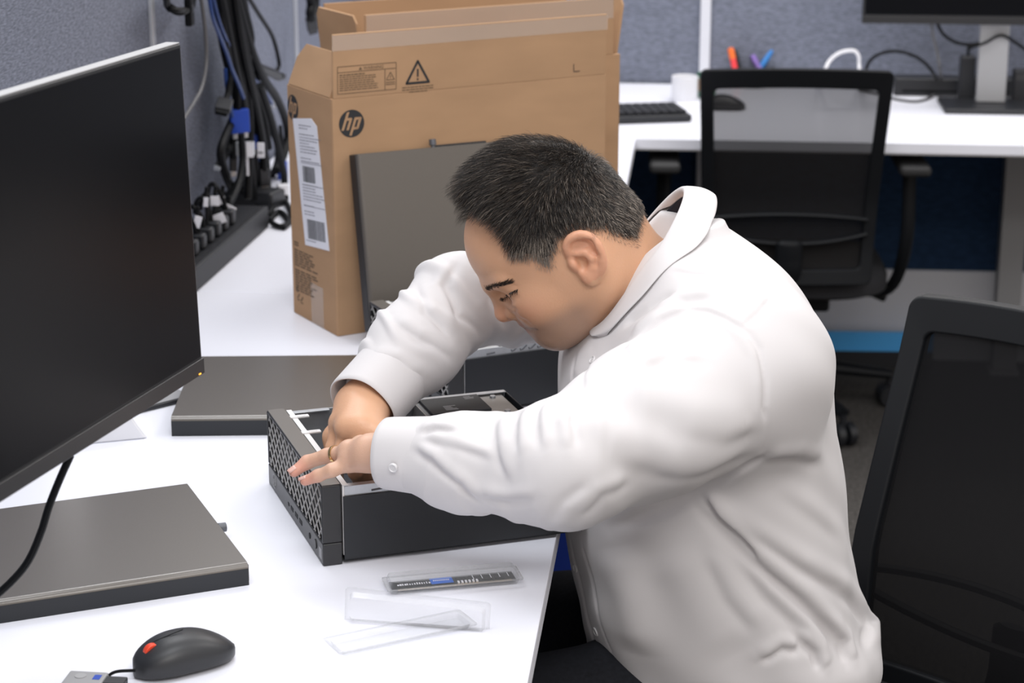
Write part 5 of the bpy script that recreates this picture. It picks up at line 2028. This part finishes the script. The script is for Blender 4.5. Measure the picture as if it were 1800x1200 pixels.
for k in range(SEG):
    r = rad * (1 - 0.75 * k / (SEG - 1))
    for j in range(3):
        a = 2 * math.pi * j / 3
        VV[:, k, j] = sv[:, k] + (side_ * math.cos(a) + rn_ * math.sin(a)) * r[:, None]
sV = VV.reshape(-1, 3)
base_ = (np.arange(NST) * SEG * 3)[:, None, None]
kk, jj = np.meshgrid(np.arange(SEG - 1), np.arange(3), indexing='ij')
a = kk * 3 + jj
b = kk * 3 + (jj + 1) % 3
quad = np.stack([a, b, b + 3, a + 3], -1).reshape(1, -1, 4)
sQ = (base_ + quad).reshape(-1, 4)
strands = to_obj(sV, sQ, 'hair_strands', None, man, smooth=180)
strands.parent = cap
grey_p = 0.05 + 0.75 * sstep(-rq_[:, 2], -0.066, -0.040) * sstep(rq_[:, 0], -0.005, 0.030) + 0.22 * sstep(-rq_[:, 2], -0.065, -0.01)
isg = rg.random(NST) < grey_p
tone = np.where(isg[:, None], np.array([0.34, 0.29, 0.245]) * rg.uniform(0.6, 1.3, (NST, 1)), np.array([0.015, 0.0115, 0.0100]) * rg.uniform(0.5, 2.0, (NST, 1)))
brown = (rg.random(NST) < 0.16) & ~isg
tone[brown] = np.array([0.11, 0.08, 0.058])
point_color(strands, 'hair_tone', np.repeat(tone, SEG * 3, 0))
mh = new_mat('dark_hair', (0.02, 0.016, 0.014), 0.38, spec=0.45)
ca = mh.node_tree.nodes.new('ShaderNodeVertexColor')
ca.layer_name = 'hair_tone'
mh.node_tree.links.new(ca.outputs['Color'], mh.node_tree.nodes['Principled BSDF'].inputs['Base Color'])
strands.data.materials.append(mh)
M['hair_base'] = new_mat('dark_hair_base', (0.014, 0.0115, 0.010), 0.6, spec=0.3, bump=(300, 0.6, 0.002, (1, 1, 1)))
cap.data.materials.append(M['hair_base'])


# brows and lashes: short hairs on the skin
def hair_patch(name, pts, n, ln, dirv, spread, rad_, mat, seed):
    r2 = np.random.default_rng(seed)
    pts = np.array(spline(pts, 6))
    Vs, Qs = [], []
    for i in range(n):
        k = r2.uniform(0, len(pts) - 1.001)
        p = pts[int(k)] + (pts[int(k) + 1] - pts[int(k)]) * (k % 1) + r2.normal(0, spread, 3)
        g = skin.grad(p[None])[0]
        nn = g[:3] / (np.linalg.norm(g[:3]) + 1e-9)
        p = p - nn * g[3]
        d = np.array(dirv) + r2.normal(0, 0.22, 3)
        d = d - nn * (d @ nn)
        d /= np.linalg.norm(d)
        s = np.cross(d, nn)
        L_ = ln * r2.uniform(0.7, 1.2)
        b0 = len(Vs)
        for t, hh in ((0, -0.0003), (0.5, 0.0009), (1.0, 0.0012)):
            c = p + d * L_ * t + nn * hh
            rr2 = rad_ * (1 - 0.7 * t)
            for j in range(3):
                a = 2 * math.pi * j / 3
                Vs.append(c + (s * math.cos(a) + nn * math.sin(a)) * rr2)
        for m_ in range(2):
            for j in range(3):
                a, b = b0 + m_ * 3 + j, b0 + m_ * 3 + (j + 1) % 3
                Qs.append((a, b, b + 3, a + 3))
    return to_obj(np.array(Vs), np.array(Qs), name, mat, man)


M['brow'] = new_mat('dark_brow_hair', (0.030, 0.021, 0.016), 0.6)
def skin_line(px, s):
    """points on the face seen at px; mirrored to the far side for s = -1"""
    out = []
    for u, v in px:
        p = skin.hit(u, v)
        if s < 0:
            p = np.array([p[0], 2 * YM - p[1], p[2]])
        out.append(p)
    return out


for s in (1, -1):
    back = -HF * 0.85 + HL * s * 0.7 + HU * 0.10
    hair_patch('eyebrow', skin_line([(853, 508), (862, 504), (872, 501), (884, 498), (897, 496.5)], s), 430, 0.0065, back, 0.0011, 0.00022, M['brow'], 11 + s)
    lid_ = [p - np.array([0, s * 0.0004, 0]) for p in skin_line([(880, 521), (885, 520.5), (890, 519), (896, 516), (902, 512.5), (908, 508.5), (913, 505)], s)]
    lt_ = MB().tube([p - np.array(man.location) for p in spline(lid_, 3)], [0.0005] + [0.0009] * 17 + [0.0005], 8)
    lo_ = lt_.build('lash_line', M['brow'], man)
    lh_ = hair_patch('eyelashes', skin_line([(881, 521), (890, 519.5), (900, 514), (912, 506)], s), 120, 0.0055, HF * 0.75 - HU * 0.75, 0.00035, 0.00020, M['brow'], 21 + s)

# fingernails on the two fingers over the bezel
M['nail'] = new_mat('fingernail', (0.66, 0.40, 0.34), 0.28)
for F_, r in ((Lr, 0.0062), (Lp, 0.0056)):
    d = (F_[3] - F_[2]) / np.linalg.norm(F_[3] - F_[2])
    up = np.array([0, 0, 1.0]) - d * d[2]
    up /= np.linalg.norm(up)
    sd_ = np.cross(d, up)
    Vn, Qn = [], []
    for i in range(6):
        for j in range(7):
            x = -0.004 + 0.0095 * i / 5
            a = (j - 3) / 3 * 0.95
            k = 1 - 0.25 * (i / 5) ** 3
            rr3 = r * 1.03
            Vn.append(F_[3] + d * x + (sd_ * math.sin(a) * k + up * math.cos(a)) * rr3)
    for i in range(5):
        for j in range(6):
            Qn.append((i * 7 + j, i * 7 + j + 1, i * 7 + j + 8, i * 7 + j + 7))
    nl = to_obj(np.array(Vn), np.array(Qn), 'fingernail', M['nail'], man)
    sm = nl.modifiers.new('thickness', 'SOLIDIFY')
    sm.thickness = 0.0006

# gold ring at the root of the ring finger
d = (Lr[1] - Lr[0]) / np.linalg.norm(Lr[1] - Lr[0])
rc_ = Lr[0] + (Lr[1] - Lr[0]) * 0.62
s1_ = np.cross(d, [0, 0, 1.0])
s1_ /= np.linalg.norm(s1_)
s2_ = np.cross(s1_, d)
rgm = MB()
rings = []
for x, r in ((-0.0016, 0.0090), (-0.0016, 0.0096), (0.0, 0.0098), (0.0016, 0.0096), (0.0016, 0.0090), (-0.0016, 0.0090)):
    rings.append([rc_ + d * x + (s1_ * math.cos(a) + s2_ * math.sin(a)) * r - np.array(man.location) for a in np.linspace(0, 2 * math.pi, 40, endpoint=False)])
rgm.loft(rings, False)
rgo = rgm.build('ring', M['gold'], man)
rgo['label'] = 'gold wedding ring'

# ------------------------------------------------------------------ trousers
tr_ = Field()
B = tr_.add
HPL, HPR = np.array([0.262, 2.235, 0.515]), np.array([0.262, 2.415, 0.515])
KNL, KNR = np.array([-0.150, 2.17, 0.485]), np.array([-0.150, 2.47, 0.485])
B(ellip((0.285, 2.325, 0.54), (0.145, 0.195, 0.088)), 0.03)
for h_, k_, yy in ((HPL, KNL, 2.15), (HPR, KNR, 2.49)):
    B(rcone(h_, k_, 0.086, 0.064), 0.03)
    B(rcone(k_, np.array([-0.13, yy, 0.085]), 0.068, 0.058), 0.02)
tr_.fold([(0.12, 2.14, 0.54), (0.10, 2.20, 0.58), (0.11, 2.28, 0.56)], 0.006, 0.015)
tr_.fold([(0.17, 2.14, 0.54), (0.16, 2.22, 0.59), (0.17, 2.30, 0.57)], 0.006, 0.015)
Vt, Qt = tr_.mesh((-0.26, 2.02, 0.0), (0.48, 2.62, 0.72), 0.006)
M['trousers'] = new_mat('black_trouser_cloth', (0.012, 0.013, 0.017), 0.85, spec=0.2, noise=(200, 0.2, (1, 1, 1)))
to_obj(Vt, Qt, 'trousers', M['trousers'], man)
for yy in (2.15, 2.49):
    sh = Field()
    sh.add(rcone((-0.12, yy, 0.045), (-0.26, yy, 0.036), 0.043, 0.036), 0.02)
    sh.add(rcone((-0.12, yy, 0.08), (-0.13, yy, 0.11), 0.045), 0.02)
    sh.post = lambda P, d: np.maximum(d, 0.002 - P[:, 2])
    Vs, Qs = sh.mesh((-0.33, yy - 0.08, -0.02), (-0.04, yy + 0.08, 0.18), 0.005)
    to_obj(Vs, Qs, 'shoe', M['black'], man)

# ------------------------------------------------------------------ shirt
sh = Field()
B = sh.add
YT = 2.325
# torso sections: (v, left u, right u, lateral half width)
rows = [(1200, 1130, 1490, 0.150), (1185, 1080, 1512, 0.182), (1150, 1042, 1535, 0.200), (1095, 1030, 1540, 0.208), (1045, 1018, 1510, 0.208), (1000, 1006, 1497, 0.206),
        (950, 998, 1490, 0.204), (900, 992, 1486, 0.202), (850, 988, 1480, 0.200), (800, 985, 1474, 0.200), (750, 983, 1468, 0.200), (700, 982, 1461, 0.206), (650, 983, 1455, 0.207),
        (615, 990, 1448, 0.205), (580, 1012, 1437, 0.200), (540, 1045, 1414, 0.188), (500, 1076, 1383, 0.165), (460, 1104, 1343, 0.142), (425, 1128, 1300, 0.115), (390, 1155, 1255, 0.075)]
tz, tl, trr, tw = [], [], [], []
for v, a, b, w_ in rows:
    p, q_ = PX(a, v, YT), PX(b, v, YT)
    tz.append((p[2] + q_[2]) / 2)
    tl.append(p[0])
    trr.append(q_[0])
    tw.append(w_)
tz, tl, trr, tw = map(np.array, (tz, tl, trr, tw))


def smooth_interp(z, x, y):
    zz = np.clip(z, x[0], x[-1])
    i = np.clip(np.searchsorted(x, zz) - 1, 0, len(x) - 2)
    h = x[i + 1] - x[i]
    t = (zz - x[i]) / h
    m = np.gradient(y, x)
    return (2 * t ** 3 - 3 * t ** 2 + 1) * y[i] + (t ** 3 - 2 * t ** 2 + t) * h * m[i] + (-2 * t ** 3 + 3 * t ** 2) * y[i + 1] + (t ** 3 - t ** 2) * h * m[i + 1]


def torso(P):
    z = P[:, 2]
    a, b, w_ = smooth_interp(z, tz, tl), smooth_interp(z, tz, trr), smooth_interp(z, tz, tw)
    cx, rx = (a + b) / 2, np.maximum((b - a) / 2, 0.02)
    dx, dy = (P[:, 0] - cx) / rx, (P[:, 1] - YT) / np.maximum(w_, 0.03)
    k = (np.abs(dx) ** 2.35 + np.abs(dy) ** 2.35) ** (1 / 2.35)
    g = np.sqrt((dx / rx) ** 2 + (dy / w_) ** 2) / np.maximum(k, 1e-4)
    d = (k - 1) / np.maximum(g, 3.0)
    d = np.maximum(d, (z - tz[-1]) * 0.9)
    d = np.maximum(d, (tz[0] - z) * 0.9)
    return d * 0.85


B(torso, 0.02)
# shoulders
B(rcone(SHL + np.array([-0.015, 0.075, 0.030]), SHL + np.array([-0.012, 0.020, 0.012]), 0.072, 0.076), 0.09)
B(rcone(SHR + np.array([0.05, -0.09, 0.035]), SHR + np.array([0.01, -0.02, 0.0]), 0.075, 0.075), 0.05)
# near sleeve
axL = (WRL - ELL) / np.linalg.norm(WRL - ELL)
mL = SHL + (ELL - SHL) * 0.55
B(rcone(SHL, mL, 0.085, 0.078), 0.05)
B(rcone(mL, ELL, 0.077, 0.0605), 0.03)
fL1 = ELL + (WRL - ELL) * 0.5 + np.array([0, 0, -0.004])
fL2 = WRL - axL * 0.048
B(rcone(ELL, fL1, 0.0595, 0.0495), 0.03)
B(rcone(fL1, fL2, 0.0495, 0.0365), 0.02)
# far sleeve
axR = (WRR - ELR) / np.linalg.norm(WRR - ELR)
B(rcone(SHR, ELR + (SHR - ELR) * 0.3, 0.054, 0.045), 0.03)
B(rcone(ELR + (SHR - ELR) * 0.3, ELR, 0.045, 0.050), 0.03)
fR1 = ELR + (WRR - ELR) * 0.5
fR2 = WRR - axR * 0.035
B(rcone(ELR, fR1, 0.054, 0.052), 0.03)
B(rcone(fR1, fR2, 0.053, 0.040), 0.02)
# opening for the neck
B(rcone(PX(1085, 470, 2.310), PX(1130, 530, 2.320), 0.058, 0.056), 0.006, -1)
B(rcone(PX(1175, 365, 2.32), PX(1130, 440, 2.315), 0.055, 0.05), 0.006, -1)

base_hits = Field()
base_hits.items = list(sh.items)


def F(px, amp, wd):
    sh.fold([base_hits.hit(u, v) for u, v in px], amp, wd)



FOLD_TABLE = [
    # broad swells
    ([(1320, 740), (1220, 722), (1100, 690)], 0.005, 0.022),
    ([(1310, 790), (1190, 790), (1080, 765), (1020, 720)], 0.005, 0.020),
    ([(1080, 960), (1110, 1050), (1125, 1150)], 0.006, 0.030),
    ([(1180, 960), (1230, 1060), (1290, 1150)], 0.005, 0.030),
    ([(1345, 800), (1290, 832), (1230, 868), (1150, 902), (1075, 925)], -0.007, 0.009),
    # sharp lines where the cloth doubles over
    ([(1098, 612), (1130, 586), (1165, 562), (1211, 543)], -0.0100, 0.0042),
    ([(1205, 545), (1240, 548), (1275, 562), (1312, 585)], -0.0080, 0.0040),
    ([(1215, 872), (1260, 850), (1300, 828), (1335, 808)], -0.0100, 0.0042),
    ([(1222, 864), (1262, 905), (1300, 945), (1350, 992)], -0.0060, 0.0040),
    # seams
    ([(1300, 572), (1318, 588), (1333, 613), (1343, 665), (1342, 716), (1338, 790)], -0.0035, 0.0042),
    ([(1220, 549), (1270, 566), (1300, 590), (1322, 625), (1331, 675), (1330, 720), (1326, 780)], 0.0022, 0.006),
    ([(1307, 575), (1340, 545), (1369, 503)], -0.0028, 0.0035),
    ([(1002, 945), (1016, 1020), (1052, 1150)], -0.0045, 0.0045),
    ([(1026, 955), (1042, 1030), (1078, 1150)], -0.0020, 0.0035),
    ([(1010, 620), (1004, 660), (1002, 700)], -0.0030, 0.0040),
    ([(1040, 612), (1030, 650), (1020, 690)], -0.0025, 0.0040),
]
CREASES = [
    # (line, height, width, offset of the groove in pixels)
    ([(1228, 862), (1281, 915), (1340, 975), (1413, 1038), (1470, 1097), (1487, 1134)], 0.0080, 0.0100, (-12, 15)),
    ([(1275, 888), (1340, 936), (1413, 985), (1480, 1022), (1516, 1058)], 0.0048, 0.0110, (-10, 15)),
    ([(1296, 960), (1355, 1035), (1420, 1095), (1455, 1145)], 0.0042, 0.0110, (-13, 13)),
    ([(1250, 960), (1290, 1040), (1340, 1100)], 0.0035, 0.0120, (-15, 12)),
    ([(1365, 850), (1430, 895), (1485, 940)], 0.0022, 0.0130, (-8, 13)),
    ([(1345, 795), (1400, 790), (1440, 802)], 0.0035, 0.0110, (0, 15)),
    ([(1500, 1040), (1540, 1092), (1532, 1130)], 0.0080, 0.0090, (-15, 6)),
    ([(1450, 1080), (1490, 1120), (1500, 1160)], 0.0070, 0.0075, (-13, 5)),
    ([(1400, 1105), (1440, 1140), (1452, 1172)], 0.0065, 0.0075, (-13, 5)),
    ([(1330, 1150), (1370, 1125), (1405, 1130)], 0.0050, 0.0080, (3, 13)),
    # shoulder and yoke
    ([(1105, 628), (1150, 590), (1215, 562)], 0.0050, 0.0120, (30, 30)),
    ([(1110, 590), (1150, 560), (1205, 530)], 0.0055, 0.0090, (-14, -16)),
    ([(1150, 545), (1195, 520), (1255, 512)], 0.0040, 0.0090, (2, 12)),
    ([(1185, 470), (1220, 478), (1260, 476)], 0.0030, 0.0060, (0, 9)),
    ([(1250, 440), (1300, 480), (1345, 520)], 0.0035, 0.0120, (-8, 14)),
    ([(1130, 640), (1180, 620), (1240, 625)], 0.0035, 0.0110, (0, 14)),
    # near sleeve
    ([(1330, 745), (1270, 760), (1190, 750)], 0.0030, 0.0120, (0, 14)),
    ([(1320, 790), (1250, 812), (1160, 820), (1080, 800)], 0.0034, 0.0130, (0, 15)),
    ([(1010, 900), (1050, 860), (1100, 840)], 0.0028, 0.0090, (10, 9)),
    ([(975, 925), (1000, 890), (1040, 860)], 0.0026, 0.0080, (-9, -9)),
    ([(1000, 700), (992, 740), (1000, 790)], 0.0050, 0.0080, (13, 0)),
    ([(965, 708), (955, 745), (962, 790)], 0.0050, 0.0075, (-12, 0)),
    ([(925, 722), (918, 760), (924, 800)], 0.0045, 0.0070, (-11, 0)),
    ([(882, 733), (884, 780), (900, 838)], 0.0050, 0.0075, (-12, 2)),
    ([(732, 782), (762, 800), (815, 840), (850, 872)], 0.0050, 0.0065, (-5, 10)),
    ([(745, 765), (810, 778), (870, 800)], 0.0035, 0.0065, (-3, 10)),
    ([(738, 752), (765, 746), (800, 750)], 0.0045, 0.0055, (1, 9)),
    ([(840, 860), (890, 870), (940, 862)], 0.0040, 0.0080, (2, 12)),
    # far sleeve
    ([(792, 462), (768, 505), (790, 560), (835, 595)], 0.0065, 0.0085, (13, -3)),
    ([(745, 500), (762, 545), (800, 590)], 0.0055, 0.0080, (-12, 5)),
    ([(700, 560), (740, 585), (800, 620)], 0.0055, 0.0075, (-5, 11)),
    ([(655, 620), (700, 625), (745, 655)], 0.0045, 0.0070, (-2, 11)),
    ([(840, 480), (850, 530), (880, 580)], 0.0045, 0.0090, (12, -2)),
]
for px, h_, wd, (ox, oy) in CREASES:
    F(px, h_, wd)
    F([(u + ox, v + oy) for u, v in px], -h_ * 0.8, wd * 0.8)
for px, amp, wd in FOLD_TABLE:
    F(px, amp, wd)


def arm_wrinkle(P, a, b, rmax, freq, tw_, ph, amp, s0, s1):
    """ring folds twisting round a sleeve between fractions s0 and s1 of a-b"""
    t = (b - a) / np.linalg.norm(b - a)
    L_ = np.linalg.norm(b - a)
    q = P - a
    s = q @ t
    r = q - s[:, None] * t
    rl = np.sqrt((r * r).sum(1))
    w1 = np.cross(t, [0, 0, 1.0])
    w1 /= np.linalg.norm(w1)
    w2 = np.cross(t, w1)
    an = np.arctan2(r @ w2, r @ w1)
    x = s / L_
    mask = sstep(x, s0, s0 + 0.15) * (1 - sstep(x, s1 - 0.15, s1)) * (rl < rmax)
    ph2 = freq * s + tw_ * np.sin(an + ph) + 1.3 * np.sin(2 * an + 2.1 * ph) + 0.8 * np.sin(an * 3 + s * 30)
    wv_ = np.maximum(0, np.sin(ph2)) ** 2.2
    side = 0.55 + 0.45 * np.sin(an * 1.0 + ph * 1.7)
    return amp * wv_ * mask * side


def cloth_noise(P, d):
    x, y, z = P[:, 0], P[:, 1], P[:, 2]
    n1 = np.sin(34 * x + 21 * z + 3 * np.sin(17 * y)) * np.sin(26 * z - 19 * y + 2 * np.sin(23 * x))
    n2 = np.sin(71 * z + 40 * x + 2.5 * np.sin(31 * y + 9 * z))
    d = d - 0.0020 * n1 - 0.0006 * n2
    d = d - arm_wrinkle(P, ELL, WRL, 0.075, 150, 2.2, 0.4, 0.0022, -0.05, 0.80)
    d = d - arm_wrinkle(P, SHL, ELL, 0.10, 85, 1.8, 1.9, 0.0020, 0.45, 1.1)
    d = d - arm_wrinkle(P, ELR, WRR, 0.075, 120, 2.0, 1.2, 0.0055, -0.15, 0.80)
    d = d - arm_wrinkle(P, SHR, ELR, 0.09, 95, 2.0, 0.2, 0.0045, 0.35, 1.1)
    # the belly gives way at the desk edge
    a_d = (P[:, :2] - OO) @ OE1
    return np.where(np.abs(z - 0.716) < 0.022, np.maximum(d, 0.0035 - a_d), d)


sh.post = cloth_noise
Vs, Qs = sh.mesh((-0.24, 1.88, 0.44), (0.48, 2.66, 1.14), 0.0027)
M['shirt'] = new_mat('white_cotton_shirt', (0.635, 0.615, 0.622), 0.8, spec=0.2, bump=(1200, 0.10, 0.0006, (1, 1, 1)))
M['shirt'].node_tree.nodes['Principled BSDF'].inputs['Sheen Weight'].default_value = 0.15
shirt = to_obj(Vs, Qs, 'shirt', M['shirt'], man)
M['button'] = new_mat('white_shirt_button', (0.66, 0.65, 0.66), 0.25)
ML = np.array(man.location)


# cuffs: open tubes with thickness around the wrists
def cuff(name, a, b, wide, ra, rb, k, tilt=(0, 0, 0)):
    a, b = np.array(a), np.array(b)
    t = (b - a) / np.linalg.norm(b - a)
    wv = np.array(wide, float)
    wv -= t * (wv @ t)
    wv /= np.linalg.norm(wv)
    nv = np.cross(t, wv)
    tl_ = np.array(tilt, float)
    rings = []
    L_ = np.linalg.norm(b - a)
    prof = [(0.0, 0.0), (0.02, 0.0018), (0.12, 0.0022), (0.9, 0.0018), (0.985, 0.0014), (1.0, 0.0), (0.985, -0.0014), (0.6, -0.002), (0.2, -0.002)]
    for s, o in prof:
        ring = []
        for i in range(56):
            an = 2 * math.pi * i / 56
            r = ra + (rb - ra) * s
            wob = 1 + 0.025 * math.sin(2 * an + 1.0) + 0.012 * math.sin(5 * an)
            c = a + t * L_ * s
            off = (wv * math.cos(an) * k + nv * math.sin(an)) * (r * wob + o)
            ring.append(c + off + t * (off @ tl_) * s - ML)
        rings.append(ring)
    m = MB()
    m.loft(rings, False)
    return m.build(name, M['shirt'], shirt, smooth=60), t, wv, nv


cl, tL_, wL_, nL_ = cuff('cuff', WRL - axL * 0.082, WRL - axL * 0.017, (0, 0.3, 1), 0.0395, 0.0355, 1.0, (0, 0, 0))
cr, _, _, _ = cuff('cuff', WRR - axR * 0.060, WRR + axR * 0.004, (1, 0.2, 0), 0.0425, 0.0420, 1.0)


def button(p, nrm, r=0.0055, parent=None):
    n_ = np.array(nrm, float)
    n_ /= np.linalg.norm(n_)
    a = np.cross(n_, [0, 0, 1.0])
    a /= np.linalg.norm(a)
    b = np.cross(n_, a)
    m = MB()
    rings = []
    for h_, k in ((-0.001, 1.0), (0.0012, 1.0), (0.0020, 0.88), (0.0020, 0.72), (0.0013, 0.62), (0.0013, 0.02)):
        rings.append([np.array(p) + n_ * h_ + (a * math.cos(x) + b * math.sin(x)) * r * k - ML for x in np.linspace(0, 2 * math.pi, 22, endpoint=False)])
    m.loft(rings)
    for q_ in ((1, 1), (1, -1), (-1, 1), (-1, -1)):
        c = np.array(p) + (a * q_[0] + b * q_[1]) * r * 0.2 + n_ * 0.0013 - ML
        m.cyl(c, c + n_ * 0.0003, r * 0.1, n=8)
    return m.build('button', M['button'], parent or shirt, smooth=30)


def surf_button(u, v, r=0.0055):
    p = sh.hit(u, v)
    g = sh.grad(p[None])[0][:3]
    button(p, g, r)


surf_button(1012, 998)
surf_button(1048, 1110, 0.006)
surf_button(1042, 633, 0.005)
cpx = ray(691, 822)
# cuff button on the side of the near cuff towards the camera
o_ = np.array([0, 0, CAM_Z])
best = None
for tt in np.linspace(1.9, 2.4, 800):
    p = o_ + cpx * tt
    a_ = WRL - axL * 0.082
    h_ = (p - a_) @ axL
    rr4 = np.linalg.norm(p - a_ - axL * h_)
    if rr4 < 0.0412:
        best = (p, (p - a_ - axL * h_) / rr4)
        break
if best is not None:
    button(best[0], best[1], 0.005, cl)

# collar: stand and leaf around the neck
colB, colF = PX(1204, 334, 2.318), PX(1026, 588, 2.305)
cc = (colB + colF) / 2
cb = (colB - colF) / 2
hb = np.linalg.norm(cb)
cb /= hb
HW = 0.086
NC = 72


def collar_pt(an, s, bulge=0.0):
    """an: 0 = front, pi = nape; s: 0 = upper fold line"""
    dirn = -cb * math.cos(an) * hb + HL * math.sin(an) * HW
    return cc + dirn


downv = np.array([cb[2], 0, -cb[0]])
downv = downv if downv[2] < 0 else -downv         # normal of the loop plane pointing down into the shirt
lin, lout = [], []
for i in range(NC + 1):
    an = 0.60 + (2 * math.pi - 1.20) * i / NC
    fold = collar_pt(an, 0)
    rad_ = fold - cc
    rad_ /= np.linalg.norm(rad_)
    back = (1 - math.cos(an)) / 2                  # 1 at nape
    fr = max(0.0, math.cos(an))
    width = 0.037 + 0.012 * (1 - back) ** 0.6 + 0.030 * max(0, math.cos(an) - 0.25)
    out = rad_ * 0.38 * (1 - 0.85 * fr) + downv * 0.92
    out /= np.linalg.norm(out)
    pull = cb * 0.40 * max(0, math.cos(an) - 0.2)
    edge = fold + out * width + pull * width
    inner = fold - rad_ * 0.010 + downv * (0.048 - 0.014 * back ** 4)
    row = [fold - rad_ * 0.0042 + downv * 0.0085, fold - rad_ * 0.0030 + downv * 0.002, fold - rad_ * 0.001 - downv * 0.0008, fold + rad_ * 0.0022 - downv * 0.0012]
    for kk_ in (0.2, 0.4, 0.6, 0.8, 1.0):
        row.append(fold + (edge - fold) * kk_ + rad_ * 0.004 * math.sin(math.pi * kk_) + rad_ * 0.0022 * (1 - kk_))
    lout.append(row)
    lin.append((fold - rad_ * 0.0050 + downv * 0.0075, fold - rad_ * 0.0062 + downv * 0.025, inner))


closed = Field()
closed.items = [it for it in sh.items if it[2] > 0]
closed.post = cloth_noise
LO = np.array(lout)
flat_ = LO.reshape(-1, 3)
for _ in range(14):
    gg = closed.grad(flat_)
    nn_ = gg[:, :3] / (np.linalg.norm(gg[:, :3], axis=1)[:, None] + 1e-9)
    flat_ = flat_ + nn_ * np.clip(0.0032 - gg[:, 3], 0, 0.004)[:, None]
LO = flat_.reshape(LO.shape)
for _ in range(2):
    LO[1:-1] = 0.25 * LO[:-2] + 0.5 * LO[1:-1] + 0.25 * LO[2:]
lout = [list(r) for r in LO]


def strip(rows_, name, mat, solid, parent):
    m = MB()
    n = len(rows_[0])
    for r in rows_:
        m.v += [tuple(p - ML) for p in r]
    for i in range(len(rows_) - 1):
        for j in range(n - 1):
            m.f.append((i * n + j, i * n + j + 1, (i + 1) * n + j + 1, (i + 1) * n + j))
    o = m.build(name, mat, parent, smooth=180)
    s = o.modifiers.new('thickness', 'SOLIDIFY')
    s.thickness = solid
    s.offset = 0
    sb = o.modifiers.new('subdivision', 'SUBSURF')
    sb.levels = sb.render_levels = 1
    return o


collar = strip(lout, 'collar', M['shirt'], 0.0022, shirt)
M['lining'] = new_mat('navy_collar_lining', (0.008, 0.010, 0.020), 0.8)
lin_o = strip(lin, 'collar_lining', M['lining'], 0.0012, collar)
lin_o['label'] = 'dark inner collar band'
